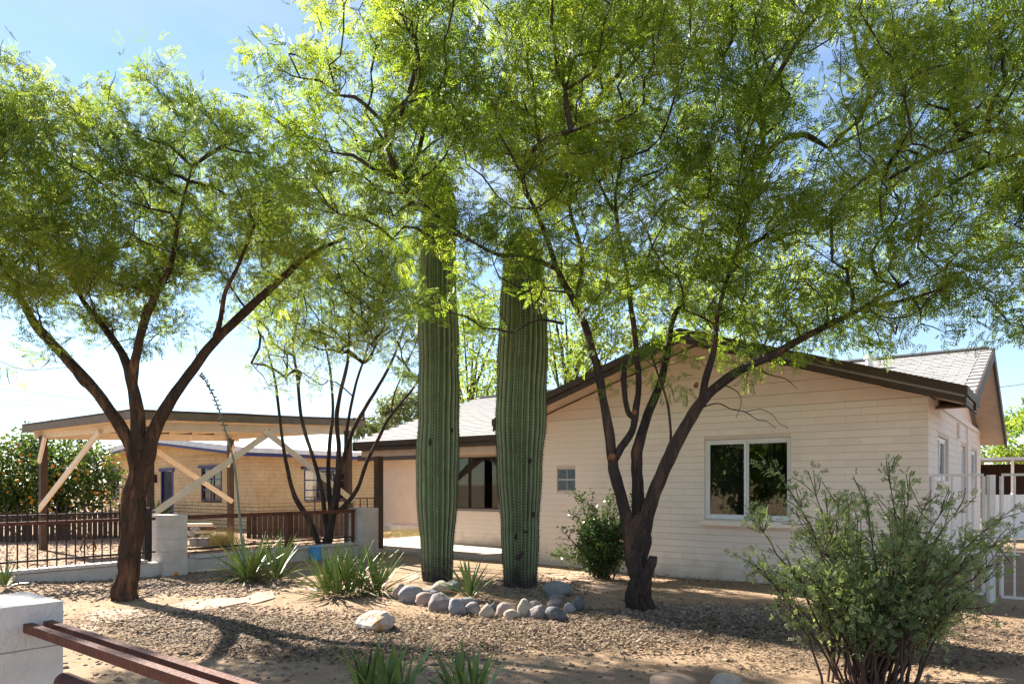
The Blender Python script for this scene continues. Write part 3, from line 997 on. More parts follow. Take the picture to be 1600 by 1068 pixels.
# roof
rf = MB()
def zn(k): return 3.36 - .095 * abs(k - NW / 2)
for a, b in ((-.7, NW / 2), (NW + .7, NW / 2)):
    rf.prism([N(a, -.8, zn(a)), N(b, -.8, zn(b)), N(b, 9.4, zn(b)), N(a, 9.4, zn(a))], (0, 0, -.06))
rfo = rf.build('roof', M['whitefascia'], nh)
for a, b in ((-.72, NW / 2), (NW + .72, NW / 2)):
    mb = MB(); mb.prism([N(a, -.83, zn(a) + .02), N(b, -.83, zn(b) + .02), N(b, -.83, zn(b) - .17), N(a, -.83, zn(a) - .17)], US * .025); mb.build('fascia', M['whitefascia'], nh)
    mb = MB(); mb.prism([N(a, -.79, zn(a) - .171), N(b, -.79, zn(b) - .171), N(b, -.79, zn(b) - .27), N(a, -.79, zn(a) - .27)], US * .025); mb.build('trim_board', M['blue'], nh)
mb = MB(); mb.prism([N(-.73, -.8, zn(-.73) + .02), N(-.73, 9.4, zn(-.73) + .02), N(-.73, 9.4, zn(-.73) - .14), N(-.73, -.8, zn(-.73) - .14)], NR * .025); mb.build('fascia', M['whitefascia'], nh)
mb = MB(); mb.prism([N(-.70, -.8, zn(-.7) - .141), N(-.70, 9.4, zn(-.7) - .141), N(-.70, 9.4, zn(-.7) - .26), N(-.70, -.8, zn(-.7) - .26)], NR * .025); mb.build('trim_board', M['blue'], nh)
for a, b in ((-.68, NW / 2), (NW + .68, NW / 2)):
    mb = MB(); mb.prism([N(a, -.78, zn(a) - .065), N(b, -.78, zn(b) - .065), N(b, 9.3, zn(b) - .065), N(a, 9.3, zn(a) - .065)], (0, 0, -.02)); mb.build('soffit', M['brick'], nh)
# windows and door
def nwin(org, u, n, a, b, c, d, cols=2, rows=3):
    f = MB()
    f.box(org + u * ((a + b) / 2) + UZ * (d + .05) + n * .03, u, n, UZ, (b - a) / 2 + .12, .04, .05)
    w_ = f.build('window', M['blue'], nh)
    g_ = MB(); g_.box(org + u * ((a + b) / 2) + UZ * ((c + d) / 2) - n * .06, u, n, UZ, (b - a) / 2, .006, (d - c) / 2); g_.build('pane', M['glass'], w_)
    g_ = MB(); g_.box(org + u * ((a + b) / 2) + UZ * ((c + d) / 2) - n * .13, u, n, UZ, (b - a) / 2 - .01, .006, (d - c) / 2 - .01); g_.build('curtain', M['curtain_pale'], w_)
    for i in range(cols + 1):
        x = a + .03 + (b - a - .06) * i / cols
        m_ = MB(); m_.box(org + u * x + UZ * ((c + d) / 2) + n * 0.0, u, n, UZ, .022, .015, (d - c) / 2 - .005); m_.build('mullion', M['blue'], w_)
    for i in range(rows + 1):
        zz = c + .03 + (d - c - .06) * i / rows
        m_ = MB(); m_.box(org + u * ((a + b) / 2) + UZ * zz - n * .012, u, n, UZ, (b - a) / 2 - .01, .012, .02); m_.build('glazing_bar', M['blue'], w_)
nwin(N(0, 0), UT, NF, *nop[0])
nwin(N(0, 0), UT, NF, *nop[2])
nwin(N(0, 0), UT, NF, *nop[3])
nwin(N(0, .04), US, NR, *sop[0], cols=3)
mb = MB()
mb.box(N(6.125, .1, 1.05), UT, US, UZ, .42, .02, 1.02)
door = mb.build('door', M['doorpanel'], nh)
for x in (5.67, 6.58):
    m_ = MB(); m_.box(N(x, .03, 1.05), UT, US, UZ, .04, .05, 1.03); m_.build('door_frame', M['blue'], door)
m_ = MB(); m_.box(N(6.125, -.01, 2.13), UT, US, UZ, .58, .05, .06); m_.build('door_head', M['blue'], door)
for k in range(13):    # sun-ray bars of the security door, fanning from the lower corner
    a_ = R(4 + k * 6.8)
    x0, z0 = 5.78, .75
    L = min(.72 / max(math.sin(a_), .01), 1.28 / max(math.cos(a_), .01))
    m_ = MB(); m_.bar(N(x0, .06, z0), N(x0 + math.sin(a_) * L, .06, z0 + math.cos(a_) * L), .02); m_.build('ray_bar', M['doorgrey'], door)
for x in np.linspace(5.76, 6.5, 7):
    m_ = MB(); m_.bar(N(x, .065, .06), N(x, .065, .75), .02); m_.build('door_bar', M['doorgrey'], door)
mb = MB(); mb.box(N(7.05, -.06, 1.78), UT, US, UZ, .1, .08, .16); lam = mb.build('wall_lamp', M['lamp'], nh)
mb = MB(); mb.box(N(7.05, -.06, 1.75), UT, US, UZ, .075, .085, .1); mb.build('lamp_glass', M['frost'], lam)

# balcony-like rail on the neighbour's side
rail = empty('porch_rail', N(-1.6, 5.0, 0), 'dark metal porch rail in front of the tan brick house', 'railing')
mb = MB(); mb.bar(N(-1.6, 1.2, 1.05), N(-1.6, 8.2, 1.05), .05, .04); mb.build('rail', M['iron'], rail)
mb = MB(); mb.bar(N(-1.6, 1.2, .18), N(-1.6, 8.2, .18), .04, .03); mb.build('rail', M['iron'], rail)
for k in range(22):
    d_ = 1.22 + k * .33
    mb = MB(); mb.bar(N(-1.6, d_, -.02), N(-1.6, d_, 1.03), .035); mb.build('baluster', M['iron'], rail)

# ------------------------------------------------------------------ carport in front of it
cp = empty('carport', H(14.8, -1.9, 0), 'cream timber carport with crossed diagonal braces and brown fascia', 'carport')
cz = lambda s: 2.87 + .04 * (s + 4.6)
ct0, ct1, cs0, cs1 = 12.4, 17.9, -4.6, 1.0
mb = MB(); mb.prism([H(ct0, cs0, cz(cs0)), H(ct1, cs0, cz(cs0)), H(ct1, cs1, cz(cs1)), H(ct0, cs1, cz(cs1))], (0, 0, -.035)); mb.build('roof', M['cream'], cp)
mb = MB(); mb.prism([H(ct0 - .03, cs0 - .03, cz(cs0) + .04), H(ct1 + .03, cs0 - .03, cz(cs0) + .04), H(ct1 + .03, cs1 + .03, cz(cs1) + .04), H(ct0 - .03, cs1 + .03, cz(cs1) + .04)], (0, 0, -.035)); mb.build('roofing_felt', M['post'], cp)
for a, b in ((H(ct0, cs0 - .02, cz(cs0)), H(ct1, cs0 - .02, cz(cs0))), (H(ct0 - .02, cs0, cz(cs0)), H(ct0 - .02, cs1, cz(cs1))), (H(ct0, cs1 + .02, cz(cs1)), H(ct1, cs1 + .02, cz(cs1))), (H(ct1 + .02, cs0, cz(cs0)), H(ct1 + .02, cs1, cz(cs1)))):
    mb = MB(); mb.bar(a - UZ * .075, b - UZ * .075, .03, .15); mb.build('fascia', M['taupe'], cp)
for k in range(9):
    s = cs0 + .2 + k * (cs1 - cs0 - .4) / 8
    mb = MB(); mb.bar(H(ct0 + .02, s, cz(s) - .09), H(ct1 - .02, s, cz(s) - .09), .045, .105); mb.build('joist', M['cream'], cp)
posts = {'a': H(12.75, -4.12), 'b': H(17.3, -4.4), 'c': H(17.3, .3), 'd': H(12.45, .55)}
for k_, p in posts.items():
    s = (p - C0).dot(US)
    mb = MB(); mb.box(p + UZ * (cz(s) - .145 - .12 + -.2) / 2, UT, US, UZ, .07, .07, (cz(s) - .145 - .12 + .2) / 2); mb.build('post', M['post'], cp)
def beam(a, b, za, zb, w=.07, h=.17, nm='beam'):
    mb = MB(); mb.bar(a + UZ * za, b + UZ * zb, w, h); return mb.build(nm, M['cream'], cp)
beam(posts['a'] - UT * .3, posts['b'] + UT * .45, 2.66, 2.66)
beam(posts['d'] - UT * .05, posts['c'] + UT * .45, 2.86, 2.86)
beam(posts['a'] + UT * .09 - US * .3, posts['d'] + UT * .09 + US * .3, 2.63, 2.82)
beam(posts['b'] + UT * .09 - US * .15, posts['c'] + UT * .09 + US * .3, 2.63, 2.82)
# long diagonal braces
def brace(a, za, b, zb, off=Vector((0, 0, 0))):
    mb = MB(); mb.bar(a + UZ * za + off, b + UZ * zb + off, .05, .12); mb.build('brace', M['cream'], cp)
brace(posts['b'], .9, posts['b'].lerp(posts['a'], .62), 2.6, NF * .1)
brace(posts['a'], .9, posts['a'].lerp(posts['d'], .55), 2.68, NR * .1)
brace(posts['d'], 1.1, posts['d'].lerp(posts['a'], .5), 2.68, NR * .17)
brace(posts['c'], 1.0, posts['c'].lerp(posts['b'], .55), 2.65, NR * .1)
for p, d_ in (('b', UT * -1), ('c', UT * -1)):
    brace(posts[p], 2.0, posts[p] + d_ * .35, 2.58, NF * .085)

# brown plank fence beyond the carport
pf = empty('plank_row', P(90, 840, 19.5), 'low weathered brown plank fence under the citrus tree', 'fence')
a = P(-60, 756, 18.3); b = P(200, 756, 20.5)
for k in range(30):
    c = a.lerp(b, (k + .5) / 30); c.z = .33 + random.uniform(-.02, .02)
    d_ = (b - a); d_.z = 0; d_.normalize()
    mb = MB(); mb.box(c, d_, d_.cross(UZ), UZ, (b - a).length / 60 - .008, .012, .39); mb.build('plank', M['plank'], pf)
pf = empty('plank_row', P(470, 840, 20), 'low dark brown band of planks behind the three-stem small tree', 'fence')  # dark band behind the rusty rails, put in as planks
a = P(385, 756, 20.3); b = P(575, 756, 21.5)
for k in range(24):
    c = a.lerp(b, (k + .5) / 24); c.z = .27 + random.uniform(-.01, .01)
    d_ = (b - a); d_.z = 0; d_.normalize()
    mb = MB(); mb.box(c, d_, d_.cross(UZ), UZ, (b - a).length / 48 - .005, .012, .36); mb.build('plank', M['plank'], pf)

# ------------------------------------------------------------------ boundary wall with iron panels
B0 = Vector((-5.69, 11.7, 0))
def Bp(k, off=0.0, z=0.0):
    return B0 + US * k + NR * off + UZ * z
bw = empty('boundary_wall', Bp(0), 'low pale block wall with two square piers along the gravel', 'wall')
KL, KR = -3.6, 4.35
WB = unit_box_mesh('block', M['whiteblock'], .03)
core = MB(); core.box(Bp((KL + KR) / 2, 0, .02), US, UT, UZ, (KR - KL) / 2, .07, .20); cw = core.build('wall', M['joint'], bw)
bl = [e for e in lay_courses(Bp(KL, 0), US, NR, KR - KL, -.165, .235, [(-KL - .2, -KL + .2, -1, 2)], .2, .4, .008)]
blocks_as_objects(bl, US, NR, .15, cw, WB)
k = KL
while k < KR - .05:
    if abs(k + .2) > .25:
        mb = MB(); mb.box(Bp(k + .2, 0, .262), US, UT, UZ, .197, .105, .024); mb.build('cap_stone', M['whiteblock'], bw)
    k += .4
def pier(k, z0, z1, w=.4):
    p = MB(); p.box(Bp(k, 0, (z0 + z1) / 2), US, UT, UZ, w / 2 - .012, w / 2 - .012, (z1 - z0) / 2 - .004); po = p.build('pier', M['joint'], bw)
    n = int(round((z1 - z0) / .2))
    for i in range(n):
        m_ = MB(); m_.box(Bp(k, random.uniform(-.002, .002), z0 + .2 * i + .1), US, UT, UZ, w / 2, w / 2, .0965); m_.build('block', M['whiteblock'], po)
pier(0, -.2, 1.0)
pier(4.15, -.2, 1.0, .44)

def fence_panel(label, k0, k1, pickets, spear, scrolls, group=None):
    f = empty('iron_fence', Bp((k0 + k1) / 2, 0, .28), label, 'fence')
    mb = MB(); mb.bar(Bp(k0, 0, .40), Bp(k1, 0, .40), .03); mb.build('rail', M['iron'], f)
    mb = MB(); mb.bar(Bp(k0, 0, .94), Bp(k1, 0, .94), .05, .05 if pickets else .07); mb.build('rail', M['rust'], f)
    if pickets:
        mb = MB(); mb.bar(Bp(k0, 0, 1.05), Bp(k1, 0, 1.05), .03); mb.build('rail', M['iron'], f)
        n = int((k1 - k0) / .125)
        for i in range(n + 1):
            k = k0 + .06 + (k1 - k0 - .12) * i / n
            top = 1.16 if i % 3 else 1.2
            mb = MB(); mb.bar(Bp(k, 0, .29), Bp(k, 0, top), .015); 
            mb.add([Bp(k - .018, 0, top), Bp(k, .018, top), Bp(k + .018, 0, top), Bp(k, -.018, top), Bp(k, 0, top + .06)], [(0, 1, 4), (1, 2, 4), (2, 3, 4), (3, 0, 4), (3, 2, 1, 0)])
            mb.build('picket', M['iron'], f)
    for kc in scrolls:
        for sg in (-1, 1):
            pts = []
            for i in range(26):
                q = i / 25
                an = q * 4.6
                r_ = .085 * (1 - .72 * q)
                pts.append(Bp(kc + sg * (.10 + r_ * math.cos(an) - .085), .012, .78 - .26 * (1 - q) ** 2 + r_ * math.sin(an)))
            mb = MB(); mb.tube(pts, .009, 5); mb.build('scroll', M['rust'], f, smooth=True)
            pts = []
            for i in range(20):
                an = i / 19 * 5.2
                r_ = .07 * (1 - .6 * i / 19)
                pts.append(Bp(kc + sg * (.07 - r_ * math.cos(an) * .9), .012, .52 + r_ * math.sin(an) * 1.2))
            mb = MB(); mb.tube(pts, .009, 5); mb.build('scroll', M['rust'], f, smooth=True)
    return f
fence_panel('black iron picket fence panel with rusty scrolls on the low wall', KL, -.24, True, True, [-2.75, -1.25])
f2 = fence_panel('rusty two-rail iron fence panel between the two pale piers', .24, 3.9, False, False, [])
mb = MB(); mb.bar(Bp(.24, 0, .34), Bp(3.9, 0, .34), .02); mb.build('rail', M['iron'], f2)
for k_, w in ((2.3, .12), (3.86, .05)):
    mb = MB(); mb.box(Bp(k_, 0, .62), US, UT, UZ, w / 2, w / 2, .33); mb.build('post', M['rust'], f2)
mb = MB(); mb.box(Bp(-.38, 0, .7), US, UT, UZ, .05, .05, .42)
o = mb.build('fence_post', M['iron']); tag(o, 'black steel post between the leaning trunk and the pale pier', 'post')

# ------------------------------------------------------------------ white iron fence and gate by the house
wf = empty('white_fence', H(-.35, -.02), 'white iron fence panel joining the corner of the house', 'fence')
def G(k, z, off=0.0): return H(-k, .10 + off, z)
def bars(parent, k0, k1, z0, z1, n, mids=()):
    for z_ in (z0, z1, *mids):
        mb = MB(); mb.bar(G(k0, z_), G(k1, z_), .035, .03); mb.build('rail', M['white_iron'], parent)
    for i in range(n + 1):
        k = k0 + (k1 - k0) * i / n
        w = .034 if i in (0, n) else .018
        mb = MB(); mb.bar(G(k, z0 + .017), G(k, z1 - .017), w); mb.build('picket', M['white_iron'], parent)
bars(wf, .03, .60, .10, 1.62, 5)
mb = MB(); mb.bar(G(.68, -.05), G(.68, 1.62), .07); mb.build('post', M['white_iron'], wf)
wg = empty('white_gate', H(-1.25, -.02), 'white iron gate hung on the post, cut by the frame', 'gate')
bars(wg, .79, 2.0, .08, 1.62, 9)
mb = MB(); mb.bar(G(.74, .62, -.03), G(.98, .62, -.03), .02); mb.build('latch', M['white_iron'], wg)

# yard beyond the gate
yw = empty('yard_fence', P(1580, 800, 19.5), 'pale panel fence beyond the white gate', 'fence')
a = P(1535, 756, 18.5); b = P(1700, 756, 20.5)
d_ = (b - a); d_.z = 0; d_.normalize()
for k in range(4):
    c = a.lerp(b, (k + .5) / 4); c.z = .62
    mb = MB(); mb.box(c, d_, d_.cross(UZ), UZ, (b - a).length / 8 - .01, .02, .6); mb.build('panel', M['white_iron'], yw)
sh = empty('shed', P(1610, 800, 26), 'dark red open shed under a pale metal roof beyond the gate', 'shed')
c = P(1640, 756, 26)
ex = Vector((.8, -.6, 0)); ey = Vector((.6, .8, 0))
mb = MB(); mb.box(c + UZ * -.3 + ey * 1.8, ex, ey, UZ, 2.4, .04, 1.1); mb.box(c + UZ * -.3 - ex * 2.4 + ey * .9, ex, ey, UZ, .04, .9, 1.1); mb.build('wall', M['darkshed'], sh)
mb = MB(); mb.box(c + UZ * .95 + ey * .7, ex, ey, UZ, 2.8, 1.6, .05); mb.build('roof', M['metalroof'], sh)
for q in (-2.3, -1.1, 0, 1.1, 2.3):
    mb = MB(); mb.bar(c + ex * q - ey * .7 - UZ * 1.5, c + ex * q - ey * .7 + UZ * .9, .07); mb.build('post', M['white_iron'], sh)

# ------------------------------------------------------------------ street-side pier and pipe rails
PK = Vector((-1.83, 2.87, 0))            # its far right-hand corner
pc = PK + UT * .2 - US * .2
fp = empty('street_fence', pc, 'white block pier with two rusty steel rails beside the street', 'fence')
p_ = MB(); p_.box(pc + UZ * .45, UT, US, UZ, .188, .188, .56); pr = p_.build('pier', M['joint'], fp)
zz = -.15
for i in range(6):
    hgt = .2 if i < 5 else .178
    m_ = MB(); m_.box(pc + UZ * (zz + hgt / 2) + UT * random.uniform(-.002, .002), UT, US, UZ, .2, .2, hgt / 2 - .003)
    m_.build('block', M['whiteblock'], pr)
    zz += hgt
for k_ in (.055, .125):
    a = PK - US * k_ + UZ * .937
    mb = MB(); mb.bar(a + UT * .03, a - UT * 2.3 - UZ * .01, .032, .034); mb.build('rail', M['rust'], fp)
a = PK - US * .12 - UT * .34 + UZ * .78
mb = MB(); mb.tube([a, a - UT * 1.9], .035, 14); mb.build('pipe_rail', M['rust'], fp, smooth=True)
m_ = MB(); m_.bar(PK - US * .12 - UT * 2.2 - UZ * .05, PK - US * .12 - UT * 2.2 + UZ * .9, .06); m_.build('post', M['rust'], fp)

# ------------------------------------------------------------------ saguaros
def saguaro(name, label, base, prof, ribs, lean, seed):
    """prof: list of (height, radius)"""
    r_ = np.random.default_rng(seed)
    Hh = prof[-1][0]
    hs = np.concatenate([np.linspace(0, Hh - .35, 150), Hh - .35 * (1 - np.sin(np.linspace(0, math.pi / 2, 16)[1:]))])
    rad = np.interp(hs, [p[0] for p in prof], [p[1] for p in prof])
    rad = rad * (1 + .028 * np.sin(hs * 3.1 + seed) + .02 * np.sin(hs * 7.3 + 2 * seed))
    cap = np.clip((Hh - hs) / .35, 0, 1)
    rad = rad * np.sqrt(np.clip(1 - (1 - cap) ** 2, 0, 1))
    na = ribs * 10
    th = np.arange(na) / na * 2 * math.pi
    T, Hm = np.meshgrid(th, hs)
    Rm = np.repeat(rad[:, None], na, 1)
    warp = .05 * vnoise(T * 0 + np.cos(T) * 1.3, np.sin(T) * 1.3, Hm * 1.1, seed) + .02 * np.sin(Hm * 2.3 + seed)
    ph = ribs * (T + warp)
    crest = np.abs(np.cos(ph / 2)) ** 1.0
    prof_r = 1 - np.abs(np.sin(ph / 2)) ** 1.5      # 1 on the crest, 0 in the groove
    dep = np.minimum(.062, Rm * .24) * (.85 + .3 * vnoise(np.cos(T) * 2, np.sin(T) * 2, Hm * 2.1, seed + 5))
    rr = Rm + dep * (prof_r - .75) + .010 * vnoise(np.cos(T) * 2.3, np.sin(T) * 2.3, Hm * 3.5, seed + 2)
    cx = lean[0] * (Hm / Hh) ** 1.4 + .012 * np.sin(Hm * 1.7 + seed)
    cy = lean[1] * (Hm / Hh) ** 1.4
    X = base.x + cx + rr * np.cos(T)
    Y = base.y + cy + rr * np.sin(T)
    Z = base.z - .08 + Hm
    Vv = np.stack([X.ravel(), Y.ravel(), Z.ravel()], 1)
    m_ = len(hs)
    i0 = (np.arange(m_ - 1)[:, None] * na + np.arange(na)[None, :])
    i1 = (np.arange(m_ - 1)[:, None] * na + (np.arange(na)[None, :] + 1) % na)
    Fq = np.stack([i0.ravel(), i1.ravel(), (i1 + na).ravel(), (i0 + na).ravel()], 1)
    o = empty(name, base, label, 'cactus', 'saguaros in the rock ring')
    body = np_mesh_idx('stem', Vv, Fq, M['cactus'], attr=prof_r.ravel(), parent=o, loc=base, smooth=True)
    # spine clusters on the crests
    tri, are = [], []
    for i in range(ribs):
        hq = .12 + r_.uniform(0, .03)
        while hq < Hh - .04:
            j = int(np.searchsorted(hs, hq)); j = min(j, m_ - 1)
            wrow = ph[j] / 2
            tgt = 2 * math.pi * i / ribs
            kk = int(np.argmin(np.abs(((th + warp[j]) - tgt + math.pi) % (2 * math.pi) - math.pi)))
            c = np.array([X[j, kk], Y[j, kk], Z[j, kk] + (hq - hs[j])])
            out = np.array([math.cos(th[kk]), math.sin(th[kk]), .0])
            tan = np.array([-out[1], out[0], 0])
            for _ in range(5):
                d3 = out * r_.uniform(.3, 1) + tan * r_.uniform(-1, 1) + np.array([0, 0, r_.uniform(-1, .8)])
                d3 /= np.linalg.norm(d3)
                w3 = np.cross(d3, r_.normal(size=3)); w3 /= np.linalg.norm(w3)
                Ls = r_.uniform(.02, .045)
                tri += [c - w3 * .0026 - out * .004, c + w3 * .0026 - out * .004, c + d3 * Ls]
            # woolly areole
            for sg in (-1, 1):
                are += [c + out * .004 + np.array([0, 0, -.013]), c + out * .005 + np.array([0, 0, .013]), c + tan * .014 * sg - out * .001]
            hq += r_.uniform(.036, .046)
    np_mesh('areoles', np.array(are), 3, M['areole'], parent=o, loc=base, kind='stuff')
    np_mesh('spines', np.array(tri), 3, M['spine'], parent=o, loc=base, kind='stuff')
    return o


cb = gpt(684, 906)
s1 = saguaro('saguaro_cactus', 'tall slender saguaro column, the one nearer the porch post', cb,
             [(0, .20), (.3, .22), (.8, .255), (1.4, .285), (2.2, .30), (2.9, .29), (3.6, .27), (4.6, .26), (5.4, .235), (5.95, .21)], 22, (.02, .0), 3)
cb2 = gpt(812, 914)
s2 = saguaro('saguaro_cactus', 'thick saguaro column, the one in front of the gable wall', cb2,
             [(0, .215), (.35, .225), (.8, .255), (1.3, .275), (1.8, .30), (2.25, .325), (2.8, .345), (3.4, .335), (3.9, .30), (4.5, .27), (5.0, .22)], 26, (.06, .0), 8)

def scars(cactus, cx, cy, lst):
    for px, py, w_, h_, rr_ in lst:
        k = cy / 1100
        x = (px - 800) * k * .97
        dx = x - cx
        y = cy - math.sqrt(max(rr_ ** 2 - dx * dx, .001)) + .012
        me = rock_mesh(w_ * k / 2, .02, h_ * k / 2, int(px), M['scar'], 0, 2)
        me.name = 'scar'
        put('scar', me, cactus, (x, y, EYE - (py - 756) / 1100 * y))


# ------------------------------------------------------------------ trees
def rot_from(d, roll, up=None):
    """arrays: rotation matrices whose y axis is d, rolled at random"""
    d = d / np.linalg.norm(d, axis=1, keepdims=True)
    h = np.where(np.abs(d[:, 2:3]) > .9, np.array([[1., 0, 0]]), np.array([[0, 0, 1.]]))
    x = np.cross(d, h); x /= np.linalg.norm(x, axis=1, keepdims=True)
    z = np.cross(x, d)
    c, s = np.cos(roll)[:, None], np.sin(roll)[:, None]
    x2 = x * c + z * s
    z2 = -x * s + z * c
    return np.stack([x2, d, z2], 2)


def pinnate(pairs, length, ll, lw, pinnae=2, spread=.45, seed=0, ang=(.4, .7)):
    """a twice-divided leaf lying roughly in the xy plane, growing along +y; triangles"""
    r_ = np.random.default_rng(seed)
    tri = []
    for p in range(pinnae):
        a = 0 if pinnae == 1 else (p / (pinnae - 1) - .5) * 2 * spread
        ca, sa = math.cos(a), math.sin(a)
        for i in range(pairs):
            y = .18 * length + length * (i + .5) / pairs * .82
            for sg in (-1, 1):
                b = sg * (r_.uniform(*ang))
                l_ = ll * r_.uniform(.8, 1.15) * (1 - .3 * abs(i / pairs - .4))
                dx, dy = math.sin(b) * l_, math.cos(b) * l_
                nxv, nyv = -dy / l_ * lw / 2, dx / l_ * lw / 2
                z = -.25 * (y ** 2) / length
                q = [(0, y, z), (dx * .45 + nxv, y + dy * .45 + nyv, z + .003), (dx, y + dy, z - .004), (dx * .45 - nxv, y + dy * .45 - nyv, z + .003)]
                q = [(x * ca + yy * sa, -x * sa + yy * ca, zz) for x, yy, zz in q]
                tri += q
    return np.array(tri)


LEAF_MESQ = pinnate(5, .15, .046, .0105, 2, .33, 1)     # 20 quads
LEAF_MESQ_LOW = pinnate(3, .14, .06, .015, 2, .4, 2)   # 12 quads, for the trees further off
LEAF_SHRUB = pinnate(3, .05, .024, .0125, 1, 0, 3, (.7, 1.05))


def place_leaves(name, tpl, pos, d, scale, rnd, material, parent, loc, nper=4):
    n = len(pos)
    Rm = rot_from(d, rng.uniform(0, 2 * math.pi, n))
    V = np.einsum('nij,kj->nki', Rm, tpl) * scale[:, None, None] + pos[:, None, :]
    return np_mesh(name, V.reshape(-1, 3), nper, material, attr=np.repeat(rnd, len(tpl)), parent=parent, loc=loc)


def smooth_path(pts, n_per=6):
    """Catmull-Rom through (point, radius) pairs"""
    A = np.array([[*p, r] for p, r in pts])
    A = np.vstack([2 * A[0] - A[1], A, 2 * A[-1] - A[-2]])
    out = []
    for i in range(1, len(A) - 2):
        for k in range(n_per):
            u = k / n_per
            p0, p1, p2, p3 = A[i - 1], A[i], A[i + 1], A[i + 2]
            out.append(.5 * ((2 * p1) + (-p0 + p2) * u + (2 * p0 - 5 * p1 + 4 * p2 - p3) * u * u + (-p0 + 3 * p1 - 3 * p2 + p3) * u ** 3))
    out.append(A[-2])
    out = np.array(out)
    out[:, 3] = np.maximum(out[:, 3], .003)
    return out


def bark_tube(path, sides, seed, rough=.12):
    """one limb with ridged bark: verts and quads"""
    n = len(path)
    c = path[:, :3]; r = path[:, 3]
    tang = np.gradient(c, axis=0)
    tang /= np.linalg.norm(tang, axis=1, keepdims=True)
    a = np.cross(tang[0], [0.3, .9, .1]); a /= np.linalg.norm(a)
    V = []
    th = np.arange(sides) / sides * 2 * math.pi
    for i in range(n):
        a = a - tang[i] * a.dot(tang[i]); a /= np.linalg.norm(a)
        b = np.cross(tang[i], a)
        h = i * .12
        ridge = 1 + rough * .5 * np.sin(th * 13 + 2.2 * vnoise(np.cos(th) * 2, np.sin(th) * 2, h * 1.1, seed + 3)) * (sides > 20) + rough * (.55 * vnoise(np.cos(th) * 3.1, np.sin(th) * 3.1, h * .8, seed) + .45 * np.sin(th * 7 + 1.2 * np.sin(h * .9 + seed) + vnoise(np.cos(th) * 6, np.sin(th) * 6, h * 2, seed)))
        V.append(c[i] + (np.cos(th)[:, None] * a + np.sin(th)[:, None] * b) * (r[i] * ridge)[:, None])
    V = np.vstack(V)
    i0 = (np.arange(n - 1)[:, None] * sides + np.arange(sides)[None, :])
    i1 = (np.arange(n - 1)[:, None] * sides + (np.arange(sides)[None, :] + 1) % sides)
    Fq = np.stack([i0.ravel(), i1.ravel(), (i1 + sides).ravel(), (i0 + sides).ravel()], 1)
    return V, Fq


def ell_points(ells, total):
    """points through the crown's clumps; each clump is (px, py, Y, rx, ry in pixels, depth radius, weight)"""
    w = np.array([e[3] * e[4] * e[5] * (e[6] if len(e) > 6 else 1) for e in ells], float); w /= w.sum()
    out = []
    for e, wi in zip(ells, w):
        n = int(round(total * wi))
        d = rng.normal(size=(n, 3)); d /= np.linalg.norm(d, axis=1, keepdims=True)
        rad = rng.uniform(.12, 1, n) ** (1 / 2.6)
        c = P(e[0], e[1], e[2]); k = e[2] / 1100.0
        out.append(np.array(c) + d * rad[:, None] * np.array([e[3] * k, e[5], e[4] * k]))
    return np.vstack(out)


